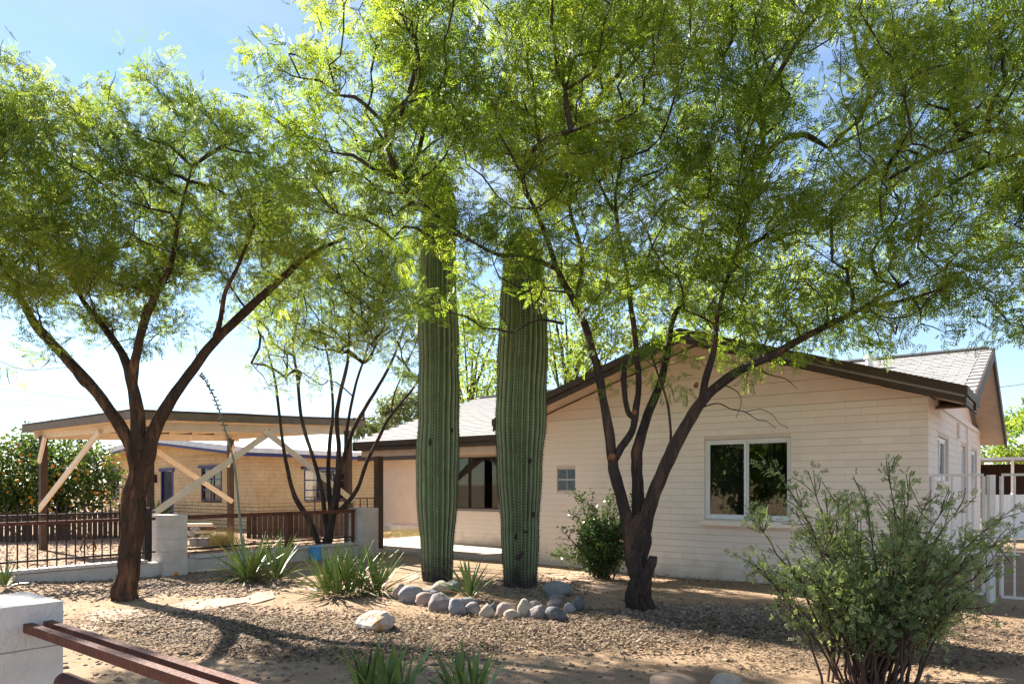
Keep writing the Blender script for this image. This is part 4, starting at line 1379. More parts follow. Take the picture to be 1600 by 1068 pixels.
def make_tree(name, label, base, limbs, ells, n_twigs, leaves_per, leaf_m, bark_m, tpl=LEAF_MESQ, group=None, seg=.16, limb_sides=14,
              trunk_first=1, spread=.15, pods=0, zmin=1.6, lscale=(.85, 1.4), twig_r=.0042, droop=.45, cat='tree'):
    tr = empty(name, base, label, cat, group)
    nodes, par, rad, fixed = [], [], [], []
    VV, FF, off = [], [], 0
    VT, FT, offt = [], [], 0
    for li, L in enumerate(limbs):
        path = smooth_path(L, 9 if li < trunk_first else 7)
        kk_ = np.arange(len(path)) * .33
        path[:, :3] += np.stack([vnoise(kk_, kk_ * .3, 0, li), vnoise(kk_ * .4, kk_, 1, li + 2), kk_ * 0], 1) * path[:, 3:4] * .22
        path[:, 3] *= 1 + .09 * vnoise(kk_ * 1.3, kk_ * .2, 2, li + 4)
        sd_ = li * 3 + len(name)
        sides = limb_sides + (34 if li < trunk_first else 8)
        V_, F_ = bark_tube(path, sides, sd_, .15 if li < trunk_first else .10)
        if li < trunk_first:
            VT.append(V_); FT.append(F_ + offt); offt += len(V_)
        else:
            VV.append(V_); FF.append(F_ + off); off += len(V_)
        for i in range(0, len(path), 2):
            nodes.append(path[i, :3]); par.append(-1); rad.append(path[i, 3]); fixed.append(True)
    nb = len(nodes)
    tg = ell_points(ells, n_twigs)
    tg = tg[tg[:, 2] > zmin]
    nd = np.array(nodes)
    dist = np.array([np.min(np.linalg.norm(nd - t, axis=1)) for t in tg])
    tg = tg[np.argsort(dist)]
    buf = np.zeros((len(tg) * 14 + nb + 10, 3)); buf[:nb] = nd
    cnt = nb
    chains = []
    basev = np.array(base)
    radl = list(rad); parl = list(par)
    depth0 = np.zeros(len(buf))
    for t in tg:
        D = buf[:cnt] - t
        dd = np.sqrt((D ** 2).sum(1))
        # prefer attachment points lower than / nearer the base than the tip
        pen = np.where(buf[:cnt, 2] > t[2] - .05, .35, 0) + .12 * depth0[:cnt]
        j = int(np.argmin(dd + pen))
        a = buf[j].copy()
        Ld = np.linalg.norm(t - a)
        if Ld < .10: continue
        n = max(2, int(Ld / seg))
        if n > 12: n = 12
        side = rng.normal(size=3) * .10 * Ld
        side[2] += .06 * Ld
        pts = [a]
        ids = [j]
        for k in range(1, n + 1):
            u = k / n
            p = a + (t - a) * u + side * math.sin(math.pi * u) + rng.normal(size=3) * .012
            buf[cnt] = p
            depth0[cnt] = depth0[j] + 1
            parl.append(ids[-1]); radl.append(0)
            ids.append(cnt); pts.append(p)
            cnt += 1
        chains.append((ids, pts))
    tips = np.zeros(cnt)
    for ids, pts in chains:
        tips[ids[-1]] += 1
    for i in range(cnt - 1, nb - 1, -1):
        tips[parl[i]] += tips[i]
    r_auto = twig_r * np.maximum(tips, 1) ** .47
    twv, twf, to = [], [], 0
    LP, LD = [], []
    for ids, pts in chains:
        pts = np.array(pts)
        rr = np.array([r_auto[i] if i >= nb else 0 for i in ids])
        rr[0] = rr[1]
        rr[-1] *= .5
        sides = 6 if rr[0] > .02 else 4
        path = np.concatenate([pts, rr[:, None]], 1)
        V_, F_ = bark_tube(path, sides, 1, .05)
        twv.append(V_); twf.append(F_ + to); to += len(V_)
        # leaves along the outer part
        m_ = len(pts)
        nl = rng.poisson(leaves_per)
        u = rng.uniform(.25, 1.0, nl) ** .7 * (m_ - 1)
        i0 = np.minimum(u.astype(int), m_ - 2)
        fr = (u - i0)[:, None]
        p = pts[i0] * (1 - fr) + pts[i0 + 1] * fr
        dirn = pts[i0 + 1] - pts[i0]
        dirn /= (np.linalg.norm(dirn, axis=1, keepdims=True) + 1e-9)
        p = p + np.clip(rng.normal(size=(nl, 3)), -1.4, 1.4) * spread * .8 * np.array([1, 1, .75])
        q = dirn * .8 + rng.normal(size=3) * .35 + rng.normal(size=(nl, 3)) * .42
        q[:, 2] -= droop
        LP.append(p); LD.append(q)
    tk = np_mesh_idx('trunk', np.vstack(VT), np.vstack(FT), bark_m, parent=tr, loc=base, smooth=True)
    if VV:
        np_mesh_idx('limbs', np.vstack(VV), np.vstack(FF), bark_m, parent=tr, loc=base, smooth=True)
    np_mesh_idx('twigs', np.vstack(twv), np.vstack(twf), M['twig'], parent=tr, loc=base, smooth=True, kind='stuff')
    LP = np.vstack(LP); LD = np.vstack(LD)
    n = len(LP)
    clump = .5 + .33 * vnoise(LP[:, 0] * 1.7, LP[:, 1] * 1.7, LP[:, 2] * 1.9, 4)
    rnd = np.clip(clump + rng.normal(size=n) * .17, 0, 1)
    place_leaves('crown', tpl, LP, LD, rng.uniform(*lscale, n), rnd, leaf_m, tr, base)
    if pods:
        sel = rng.choice(n, pods, replace=False)
        quads, at = [], []
        for s_ in sel:
            p = LP[s_].copy()
            d_ = np.array([rng.normal() * .5, rng.normal() * .5, -1.0]); d_ /= np.linalg.norm(d_)
            w_ = np.cross(d_, rng.normal(size=3)); w_ /= np.linalg.norm(w_)
            b_ = np.cross(d_, w_)
            Lp = rng.uniform(.09, .17); kx = rng.uniform(-6, 6)
            rv = rng.uniform()
            prev = None
            for k in range(6):
                u = k / 5
                cc = p + d_ * Lp * u + b_ * (kx * (Lp * u) ** 2) * .8
                wv = w_ * .0062 * (1 - .75 * u ** 3)
                cur = (cc - wv, cc + wv)
                if prev is not None:
                    quads += [prev[0], prev[1], cur[1], cur[0]]; at += [rv] * 4
                prev = cur
        np_mesh('seed_pods', np.array(quads), 4, M['pod'], attr=np.array(at), parent=tr, loc=base, kind='stuff')
    return tr


def LB(pts, Y0, k=1.0):
    """limb from (px, py, radius[, depth offset])"""
    return [(P(p[0], p[1], Y0 + (p[3] if len(p) > 3 else 0)), p[2] * k) for p in pts]


# left mesquite
b1 = gpt(193, 936)
Y1 = b1.y
limbs = [
    LB([(191, 948, .21), (194, 925, .172), (199, 890, .155), (204, 850, .15), (208, 800, .163), (213, 760, .155), (220, 715, .145), (228, 685, .11)], Y1, .84),
    LB([(216, 730, .11), (200, 685, .092), (165, 632, .084), (130, 588, .078), (90, 545, .074), (60, 512, .068), (38, 475, .05, -.2), (5, 420, .038, -.5), (-40, 360, .022, -.8)], Y1, .84),
    LB([(221, 725, .12), (217, 670, .102), (209, 615, .092), (200, 572, .07), (180, 535, .055, .1), (158, 505, .05, .3), (130, 470, .036, .5), (105, 410, .026, .8), (80, 330, .015, 1.1)], Y1, .84),
    LB([(207, 600, .075), (212, 555, .062, -.1), (226, 500, .055, -.2), (244, 458, .046, -.3), (266, 415, .036, -.4), (280, 340, .024, -.5), (300, 260, .014, -.6)], Y1, .84),
    LB([(224, 722, .12), (243, 668, .098), (268, 622, .086), (300, 578, .076, .1), (332, 536, .07, .15), (368, 500, .064, .2), (410, 462, .056, .2), (450, 425, .046, .2), (482, 398, .034, .1), (540, 372, .02, 0)], Y1, .84),
    LB([(335, 532, .045, .15), (345, 495, .036, 0), (352, 455, .03, -.2), (372, 415, .024, -.3), (398, 350, .016, -.4)], Y1, .84),
    LB([(150, 608, .03), (128, 600, .018, -.1), (100, 560, .012, -.3)], Y1, .84),
]
ells = [(150, 330, 9.1, 190, 150, 1.9), (20, 310, 8.8, 150, 160, 1.8), (320, 300, 9.2, 140, 150, 1.6), (90, 430, 8.9, 170, 90, 1.5), (400, 400, 9.3, 110, 80, 1.1, .8),
        (230, 210, 9.4, 150, 80, 1.3, .8), (-90, 220, 8.9, 160, 200, 1.8), (15, 60, 8.6, 70, 60, .8, .3), (95, 150, 9.2, 60, 40, .8, .7), (255, 140, 9.3, 60, 35, .8, .6), (345, 170, 9.3, 50, 40, .7, .7), (410, 220, 9.4, 50, 60, .8, .8), (470, 400, 9.4, 60, 50, .8, .6), (200, 470, 9.0, 160, 70, 1.2, .6), (60, 540, 8.7, 80, 40, .8, .35), (440, 330, 9.6, 80, 100, 1.0, .9), (380, 260, 9.3, 90, 90, 1.0, .9)]
make_tree('mesquite_tree', 'big mesquite with a thick leaning dark trunk in front of the carport', b1, limbs, ells, 1150, 11, M['leaf_a'], M['bark'], group='mesquite trees in the yard', pods=500)

# right-hand mesquite
b2 = gpt(1000, 950)
Y2 = b2.y
limbs = [
    LB([(1000, 962, .20), (999, 935, .158), (998, 900, .138), (997, 868, .135), (997, 835, .135), (1000, 808, .11)], Y2, .9),
    LB([(988, 870, .10), (983, 825, .082), (973, 785, .074), (962, 742, .070), (956, 712, .068), (949, 655, .060), (940, 605, .055), (930, 560, .051, -.05), (914, 508, .047, -.1), (893, 462, .042, -.2), (872, 425, .036, -.4), (850, 360, .026, -.7), (815, 280, .016, -1.0)], Y2, .9),
    LB([(958, 722, .055), (972, 698, .046, -.05), (988, 672, .044, -.08), (994, 640, .043, -.1), (998, 595, .038, -.1), (994, 545, .034, -.1), (988, 495, .03, -.1), (978, 420, .024, 0), (960, 330, .016, .2)], Y2, .9),
    LB([(994, 655, .035, -.1), (980, 640, .034, -.1), (975, 600, .033, -.08), (977, 562, .03, -.05)], Y2, .9),
    LB([(1000, 850, .11), (999, 805, .085, .05), (996, 765, .075, .1), (995, 725, .074, .1), (999, 690, .07, .12), (1012, 645, .058, .2), (1031, 600, .050, .25), (1042, 550, .044, .35), (1052, 500, .036, .5), (1078, 440, .026, .7), (1100, 350, .016, .9)], Y2, .9),
    LB([(1003, 850, .12), (1011, 806, .095, -.05), (1026, 758, .085, -.1), (1048, 710, .08, -.15), (1068, 672, .074, -.2), (1093, 632, .068, -.25), (1125, 600, .062, -.3), (1160, 576, .058, -.4), (1205, 555, .050, -.5), (1260, 525, .040, -.6), (1330, 490, .03, -.7), (1420, 440, .018, -.8)], Y2, .9),
    LB([(1095, 632, .05, -.25), (1104, 590, .042, -.3), (1116, 545, .04, -.3), (1120, 500, .034, -.3), (1135, 440, .026, -.2), (1160, 360, .018, 0), (1190, 260, .012, .2)], Y2, .9),
    LB([(1046, 705, .02, -.15), (1048, 678, .016, -.15), (1043, 630, .015, -.2), (1030, 590, .013, -.2), (1018, 555, .010, -.2)], Y2, .9),
    LB([(900, 475, .03, -.2), (910, 400, .03, 0), (890, 320, .022, .3), (905, 220, .015, .6)], Y2, .9),
    LB([(893, 520, .0, 0), (880, 505, .018, -.1), (840, 500, .014, -.3), (800, 520, .008, -.4)][1:], Y2, .9),
    LB([(1003, 925, .09, -.1), (1012, 895, .075, -.14), (1019, 878, .062, -.16), (1021, 868, .05, -.16)], Y2, .9),
    LB([(870, 420, .03, -.4), (820, 400, .026, -.6), (770, 395, .02, -.7), (700, 350, .014, -.7), (620, 280, .009, -.6)], Y2, .9),
    LB([(1096, 636, .010, -.26), (1122, 630, .008, -.3), (1143, 639, .007, -.36), (1164, 643, .006, -.4), (1183, 655, .005, -.45), (1198, 658, .004, -.5), (1212, 668, .002, -.5)], Y2, .9),
    LB([(1164, 643, .005, -.4), (1188, 639, .004, -.45), (1206, 647, .003, -.5), (1217, 660, .0028, -.5), (1232, 669, .002, -.55)], Y2, .9),
    LB([(1130, 600, .008, -.3), (1152, 612, .006, -.4), (1158, 630, .004, -.45), (1150, 652, .002, -.5)], Y2, .9),
    LB([(1180, 570, .012, -.45), (1200, 584, .008, -.5), (1228, 592, .006, -.5), (1246, 608, .003, -.5)], Y2, .9),
]
ells = [(610, 150, 7.9, 190, 150, 1.5), (520, 250, 8.2, 110, 110, 1.1, .9), (790, 60, 7.3, 260, 130, 1.8), (760, 270, 7.7, 200, 120, 1.5), (1000, 130, 8.0, 250, 200, 2.0), (1000, 330, 8.0, 200, 130, 1.5),
        (1240, 170, 7.9, 260, 210, 1.8, .8), (1280, 400, 7.8, 240, 120, 1.5), (1080, 470, 8.2, 170, 70, 1.2, .7), (860, 400, 7.7, 170, 90, 1.1, .8), (690, 400, 7.9, 130, 90, .9, .5),
        (1400, 470, 7.5, 150, 70, 1.1, .7), (1000, -90, 7.8, 480, 130, 2.0, .7), (980, 545, 8.2, 120, 45, .7, .6), (1110, 560, 8.0, 110, 40, .6, .8), (1270, 525, 7.7, 120, 35, .7, .8), (760, 500, 7.9, 90, 70, .6, .25), (460, 160, 8.2, 80, 100, .9, .6), (1230, 500, 7.8, 110, 40, .8, .6)]
tree2 = make_tree('mesquite_tree', 'big mesquite with several dark stems in front of the gable wall', b2, limbs, ells, 2050, 10, M['leaf_b'], M['bark_dark'], group='mesquite trees in the yard', pods=900)

for px, py, dy, r_ in ((957, 713, -.075, .038), (992, 644, -.13, .03), (1089, 600, -.30, .022)):
    p = P(px, py, Y2 + dy)
    mb = MB(); mb.tube([p + Vector((0, .05, -.01)), p + Vector((-.004, -.012, .004)), p + Vector((-.004, -.017, .004))], [r_ * 1.25, r_, r_ * .75], 14)
    mb.build('pruning_scar', M['cutwood'], tree2, smooth=False)

# mesquite at the right-hand edge, its trunk out of the frame
Y4 = 7.2
b4 = Vector((6.6, Y4, float(gz(6.6, Y4))))
x4 = 800 + 6.6 / Y4 * 1100
limbs = [
    LB([(x4, 985, .2), (x4, 900, .15), (x4 - 6, 800, .13), (x4 - 14, 700, .12), (x4 - 20, 600, .11)], Y4),
    LB([(x4 - 18, 620, .09), (x4 - 60, 480, .07), (x4 - 130, 350, .055), (1630, 225, .04), (1540, 205, .03), (1460, 240, .022), (1380, 285, .014)], Y4),
    LB([(x4 - 18, 620, .09), (x4, 450, .07, .3), (x4 - 30, 250, .05, .5), (x4 - 80, 80, .03, .7)], Y4),
    LB([(1640, 235, .03), (1580, 245, .02, .1), (1500, 280, .014, .2), (1430, 330, .008, .2)], Y4),
]
ells = [(1500, 190, 7.0, 170, 180, 1.3), (1680, 200, 7.2, 190, 230, 1.6), (1540, 400, 7.1, 130, 90, 1.0, .8), (1560, 20, 7.2, 220, 120, 1.4), (1660, 440, 7.2, 150, 90, 1.1, .6)]
make_tree('mesquite_tree', 'mesquite reaching in from the edge above the shrub, trunk beyond the gate side', b4, limbs, ells, 520, 10, M['leaf_b'], M['bark_dark'], group='mesquite trees in the yard', pods=350)

# small many-stemmed mesquite by the boundary wall
b3 = gpt(507, 869)
Y3 = b3.y
limbs = [
    LB([(507, 884, .13), (508, 860, .105), (513, 835, .09), (520, 800, .082), (526, 765, .075), (530, 735, .065)], Y3),
    LB([(505, 868, .07), (494, 838, .06), (482, 810, .056), (466, 785, .052), (455, 758, .045), (445, 710, .034), (437, 650, .03), (428, 585, .024), (412, 530, .018), (395, 480, .01)], Y3),
    LB([(512, 830, .055), (507, 800, .046), (502, 762, .042), (491, 720, .04), (478, 680, .037), (469, 640, .034), (464, 585, .03), (458, 535, .025), (468, 490, .02), (480, 430, .012)], Y3),
    LB([(528, 750, .055), (529, 700, .048), (526, 655, .044), (532, 612, .038), (543, 565, .032), (546, 515, .028), (556, 460, .02), (560, 410, .012)], Y3),
    LB([(516, 800, .05, .1), (513, 740, .042, .2), (515, 690, .038, .2), (520, 640, .03, .3), (516, 580, .026, .4), (505, 520, .02, .5), (500, 450, .012, .6)], Y3),
    LB([(530, 742, .05), (540, 705, .044), (553, 668, .042), (570, 638, .038), (590, 605, .033), (612, 565, .027), (630, 520, .02), (650, 470, .012)], Y3),
    LB([(526, 800, .05), (543, 785, .046), (560, 760, .043), (573, 722, .041), (590, 688, .038), (606, 655, .034), (628, 628, .028), (652, 595, .02), (665, 550, .012)], Y3),
    LB([(540, 704, .035, -.1), (543, 665, .032, -.2), (556, 600, .026, -.4), (575, 540, .02, -.5), (590, 470, .012, -.6)], Y3),
    LB([(611, 642, .02), (618, 610, .015), (640, 560, .010)], Y3),
]
ells = [(520, 470, 13.3, 120, 80, 1.4), (600, 470, 13.3, 80, 90, 1.2), (440, 500, 13.3, 70, 80, 1.1, .8), (540, 400, 13.4, 130, 60, 1.3), (500, 330, 13.6, 120, 60, 1.2, .7), (620, 380, 13.4, 60, 80, 1.0, .8), (620, 560, 13.2, 50, 50, .8, .5), (420, 590, 13.3, 40, 40, .6, .35), (480, 570, 13.3, 50, 40, .8, .35)]
make_tree('mesquite_tree', 'small airy mesquite of thin dark stems beside the low wall', b3, limbs, ells, 1000, 6, M['leaf_c'], M['bark_dark'], tpl=LEAF_MESQ_LOW, group='mesquite trees in the yard', spread=.2, zmin=2.6, limb_sides=9, seg=.22, twig_r=.0058)

# ------------------------------------------------------------------ shrub in the right foreground
def fan_shrub(name, label, base, targets, leaf_m, stem_m, tpl, per_twig, n_side, cat='shrub', spread=.05, stem_r=.011, lscale=(.8, 1.2), base_r=.07, u0=.28):
    sh_ = empty(name, base, label, cat)
    mbv, mbf, o_ = [], [], 0
    LP, LD = [], []
    bv = np.array(base)
    for (tx, ty, tz) in targets:
        tip = np.array([tx, ty, tz])
        st = bv + np.array([rng.normal() * base_r + (tx - bv[0]) * .12, rng.normal() * base_r, -.03])
        mid = st + (tip - st) * .45 + np.array([0, 0, .12 * np.linalg.norm(tip - st)]) + rng.normal(size=3) * .03
        path = smooth_path([(st, stem_r), (mid, stem_r * .7), (tip, .002)], 7)
        path[1:-1, :3] += rng.normal(size=(len(path) - 2, 3)) * .006
        V_, F_ = bark_tube(path, 5, 1, .05)
        mbv.append(V_); mbf.append(F_ + o_); o_ += len(V_)
        for k in range(n_side):
            u = rng.uniform(u0, 1.0)
            i = min(int(u * (len(path) - 1)), len(path) - 2)
            p = path[i, :3]
            d = path[i + 1, :3] - path[i, :3]; d /= np.linalg.norm(d)
            e = d * .8 + rng.normal(size=3) * .55; e[2] += .15; e /= np.linalg.norm(e)
            L = rng.uniform(.10, .28)
            q = smooth_path([(p, .0035), (p + e * L * .5 + rng.normal(size=3) * .01, .0026), (p + e * L, .0012)], 3)
            V_, F_ = bark_tube(q, 4, 1, .0)
            mbv.append(V_); mbf.append(F_ + o_); o_ += len(V_)
            nl = rng.poisson(per_twig)
            uu = rng.uniform(.1, 1.05, nl)[:, None]
            LP.append(p + e * L * uu + rng.normal(size=(nl, 3)) * spread * .4)
            LD.append(e + rng.normal(size=(nl, 3)) * .8)
        nl = 10
        uu = rng.uniform(.6, 1.0, nl)
        idx = np.minimum((uu * (len(path) - 1)).astype(int), len(path) - 1)
        LP.append(path[idx, :3] + rng.normal(size=(nl, 3)) * spread * .2)
        LD.append(rng.normal(size=(nl, 3)) + np.array([0, 0, .4]))
    np_mesh_idx('stems', np.vstack(mbv), np.vstack(mbf), stem_m, parent=sh_, loc=base, smooth=True)
    LP = np.vstack(LP); LD = np.vstack(LD); n = len(LP)
    rnd = np.clip(.45 + .3 * vnoise(LP[:, 0] * 5, LP[:, 1] * 5, LP[:, 2] * 5, 6) + rng.normal(size=n) * .2, 0, 1)
    place_leaves('foliage', tpl, LP, LD, rng.uniform(*lscale, n), rnd, leaf_m, sh_, base)
    return sh_


bs = Vector((2.62, 5.25, float(gz(2.62, 5.25))))
tgs = []
hand = [(1205, 712), (1262, 735), (1385, 722), (1455, 765), (1500, 790), (1570, 800), (1585, 830), (1180, 880), (1165, 800), (1545, 905), (1330, 768), (1290, 785), (1420, 772), (1475, 785), (1235, 830), (1560, 860), (1520, 940), (1215, 930), (1350, 765), (1310, 775)]
for px, py in hand:
    tgs.append(tuple(P(px, py, 5.3 + random.uniform(-.35, .5))))
for k in range(66):
    a_ = random.uniform(0, 2 * math.pi); q = random.uniform(.2, 1)
    px = 1378 + math.cos(a_) * 200 * q; py = 888 + math.sin(a_) * (95 if math.sin(a_) < 0 else 80) * q
    tgs.append(tuple(P(px, py, 5.35 + random.uniform(-.6, .7))))
fan_shrub('shrub', 'loose grey-green shrub of many thin stems in front of the white fence', bs, tgs, M['leaf_shrub'], M['stem_red'], LEAF_SHRUB, 7, 13, base_r=.10, u0=.36, lscale=(.8, 1.35))

# dense green bush against the wall
LEAF_OVAL = np.array([(0, 0, 0), (.011, .014, .003), (0, .034, -.003), (-.011, .014, .003)])
bb = gpt(935, 898)
bb = Vector((bb.x, 11.15, float(gz(bb.x, 11.15))))
tgs = []
for px, py in [(905, 765), (880, 830), (925, 785), (950, 775), (975, 790), (1000, 770), (870, 868), (895, 800), (965, 760), (1000, 850)]:
    tgs.append(tuple(P(px, py, bb.y + random.uniform(-.3, .2))))
for k in range(46):
    a_ = random.uniform(0, 2 * math.pi); q = random.uniform(.2, 1)
    tgs.append(tuple(P(940 + math.cos(a_) * 52 * q, 842 + math.sin(a_) * 48 * q, bb.y + random.uniform(-.4, .15))))
fan_shrub('bush', 'dense dark green bush with glossy leaves against the house wall', bb, tgs, M['leaf_bush'], M['stem_red'], LEAF_OVAL, 9, 17, cat='bush', spread=.09, lscale=(1.0, 1.7))

# ------------------------------------------------------------------ trees further off
LEAF_BIG = np.array([(0, 0, 0), (.028, .035, .006), (0, .085, -.006), (-.028, .035, .006)])
def far_tree(name, label, base, trunk_top, ells, n_leaf, leaf_m, tpl, lscale, group='trees beyond the houses', cat='tree', sig=.9):
    tr = empty(name, base, label, cat, group)
    mb = MB()
    top = Vector(trunk_top)
    mb.tube([base - UZ * .1, base.lerp(top, .4) + Vector((.1, 0, 0)), top], [.16, .12, .05], 8)
    for k in range(14):
        e = ells[k % len(ells)]
        c = P(e[0], e[1], e[2]); kx = e[2] / 1100
        q = c + Vector((random.uniform(-1, 1) * e[3] * kx * .8, random.uniform(-.7, .7) * e[5], random.uniform(-.6, .8) * e[4] * kx))
        a = base.lerp(top, random.uniform(.35, .95))
        mb.tube([a, a.lerp(q, .5) + Vector((0, 0, .15)), q], [.055, .035, .008], 5)
    mb.build('trunk', M['bark_dark'], tr, smooth=True)
    # leaves gathered in clumps
    cl = ell_points(ells, max(30, n_leaf // 70))
    n = n_leaf
    idx = rng.integers(0, len(cl), n)
    kx = abs(ells[0][2]) / 1100 * min(ells[0][3], ells[0][4]) * .16 * sig
    LP = cl[idx] + rng.normal(size=(n, 3)) * kx
    LD = rng.normal(size=(n, 3)); LD[:, 2] -= .2
    rnd = np.clip(.45 + .25 * (rng.random(len(cl))[idx] - .5) * 2 + rng.normal(size=n) * .18, 0, 1)
    place_leaves('crown', tpl, LP, LD, rng.uniform(*lscale, n), rnd, leaf_m, tr, base)
    return tr


Yc = 21.5
cbase = P(95, 756, Yc); cbase.z = -.06
cit = far_tree('citrus_tree', 'round citrus tree full of oranges beyond the carport', cbase, P(95, 745, Yc),
         [(95, 738, Yc, 82, 62, 1.5), (30, 745, Yc, 70, 62, 1.4), (-40, 740, Yc, 60, 65, 1.4), (130, 765, Yc, 50, 45, 1.0), (60, 790, Yc, 90, 28, 1.2)], 17000, M['leaf_citrus'], LEAF_BIG, (1.0, 1.7), group=None, sig=1.3)
om = bpy.data.meshes.new('orange')
import bmesh
bm = bmesh.new(); bmesh.ops.create_icosphere(bm, subdivisions=2, radius=.042); bm.to_mesh(om); bm.free()
om.materials.append(M['orange'])
om.polygons.foreach_set('use_smooth', [True] * len(om.polygons))
for k in range(85):
    while True:
        d_ = Vector((random.gauss(0, 1), random.gauss(0, 1) - .7, random.gauss(0, .8))).normalized()
        if d_.y < .1: break
    e = random.choice([(95, 740, 78, 58, 1.45), (30, 745, 66, 58, 1.4), (130, 768, 50, 45, 1.0), (110, 785, 60, 25, 1.2)])
    c = P(e[0], e[1], Yc); kx = Yc / 1100
    o = bpy.data.objects.new('orange', om); COL.objects.link(o); o.parent = cit
    q = random.uniform(.9, 1.06)
    sc_ = random.uniform(.9, 1.3); o.scale = (sc_, sc_, sc_)
    o.location = c + Vector((d_.x * e[2] * kx, d_.y * e[4], d_.z * e[3] * kx)) * q - wloc(cit)
fo = gpt(274, 899)
mb_o = bpy.data.objects.new('fallen_orange', om); COL.objects.link(mb_o); mb_o.location = fo + UZ * .035
tag(mb_o, 'single fallen orange lying at the foot of the pale pier', 'orange')


def ft(label, px, py, Y, rx, ry, rd, n, m='leaf_far', sc=(1.2, 2.0), extra=()):
    base = P(px, 756, Y); base.z = -.05
    far_tree('background_tree', label, base, P(px, py + ry * .4, Y), [(px, py, Y, rx, ry, rd), *extra], n, M[m], LEAF_BIG, sc)


ft('pale feathery tree showing between the two saguaros', 735, 560, 24, 75, 120, 2.0, 7000, 'leaf_c', (1.0, 1.7), extra=((700, 500, 24, 60, 90, 1.6), (770, 600, 24, 40, 50, 1.2)))
ft('pale green tree rising behind the roof beside the thick saguaro', 890, 525, 23, 60, 90, 1.8, 8000, 'leaf_c', (1.0, 1.7), extra=((960, 490, 23, 60, 70, 1.6), (880, 440, 23, 50, 60, 1.5)))
ft('rounded pale tree beyond the porch roof', 628, 652, 42, 42, 38, 2.5, 5000, 'leaf_far', (1.6, 2.6))
ft('dark low tree beyond the brick house roof', 575, 668, 48, 32, 18, 2.0, 2500, 'leaf_far', (1.6, 2.6))
ft('sunny green tree beyond the side of the house', 1590, 690, 30, 50, 45, 2.4, 6500, 'leaf_b', (1.3, 2.2), extra=((1640, 670, 30, 60, 60, 2.4), (1560, 720, 30, 30, 25, 1.5)))
for X_, Y_, z_, rr_, lab in ((-11.5, -1.6, 2.3, 1.3, 'leafy street tree mirrored in the front window, first of the row'), (-12.0, .9, 2.5, 1.5, 'leafy street tree mirrored in the front window, second of the row'), (-12.5, 3.2, 2.4, 1.4, 'leafy street tree mirrored in the front window, third of the row'), (-14.5, -4.2, 2.6, 1.7, 'leafy street tree mirrored in the front window, last of the row')):
    k_ = 1100.0 / Y_
    bs_ = Vector((X_, Y_, 0))
    pxs = 800 + X_ * k_; pys = 756 - (z_ - 1.5) * k_
    far_tree('street_tree', lab, bs_, Vector((X_, Y_, z_ + .3)), [(pxs, pys, Y_, abs(k_) * rr_, abs(k_) * (z_ - .5), rr_)], 5000, M['leaf_b'], LEAF_BIG, (1.6, 2.6), group='trees across the street')
ft('green tree standing behind the ridge above the gable', 1180, 470, 26, 120, 90, 2.2, 7000, 'leaf_c', (1.1, 1.9), extra=((1080, 440, 26, 80, 80, 2.0),))

# ------------------------------------------------------------------ yuccas
def blade_mesh(name, L, w, bend, material):
    vs, fs = [], []
    n = 7
    for i in range(n + 1):
        u = i / n
        ww = w * (0.75 + .5 * min(u * 3, 1)) * (1 - u ** 2.2) / 1.1 + .0008
        y = L * (u - .12 * bend * u * u)
        z = -bend * L * .45 * u * u
        vs += [(-ww / 2, y, z + ww * .22), (0, y, z), (ww / 2, y, z + ww * .22)]
    for i in range(n):
        a = i * 3
        fs += [(a, a + 1, a + 4, a + 3), (a + 1, a + 2, a + 5, a + 4)]
    me = bpy.data.meshes.new(name)
    me.from_pydata(vs, [], fs)
    me.materials.append(material)
    me.polygons.foreach_set('use_smooth', [True] * len(me.polygons))
    return me


BLADES = [blade_mesh('blade', 1.0, .078, b, M['blade']) for b in (.05, .2, .4, .65)]
BLADES_DRY = [blade_mesh('blade', 1.0, .05, b, M['blade_dry']) for b in (.5, .8)]


def yucca(label, base, n, L, elev=(20, 85), width=1.0, spreadr=.06, dry=.12, seeds=1, names='yucca_plant', heads=None):
    y_ = empty(names, base, label, 'yucca', 'spiky yuccas in the yard')
    heads = heads or [(0, 0)]
    for k in range(n):
        hx, hy = heads[k % len(heads)]
        a_ = k * 2.39996 + random.uniform(-.3, .3)
        u = (k + .5) / n
        el = R(elev[0] + (elev[1] - elev[0]) * (1 - u) ** .8 + random.uniform(-8, 8))
        dr = random.random() < dry * (1.8 if u > .6 else .3)
        me = random.choice(BLADES_DRY) if dr else BLADES[min(3, int(u * 3.2 + random.uniform(0, .9)))]
        o = bpy.data.objects.new('blade', me)
        COL.objects.link(o)
        o.parent = y_
        l_ = L * random.uniform(.72, 1.1) * (.8 + .25 * (1 - abs(u - .35)))
        o.scale = (l_ * width * random.uniform(.8, 1.15), l_, l_ * 1.0)
        o.rotation_euler = (el if not dr else el * .6, random.uniform(-.35, .35), a_)
        o.location = (hx + math.sin(-a_) * spreadr * u, hy + math.cos(a_) * spreadr * u, .02 + .05 * (1 - u))
    return y_


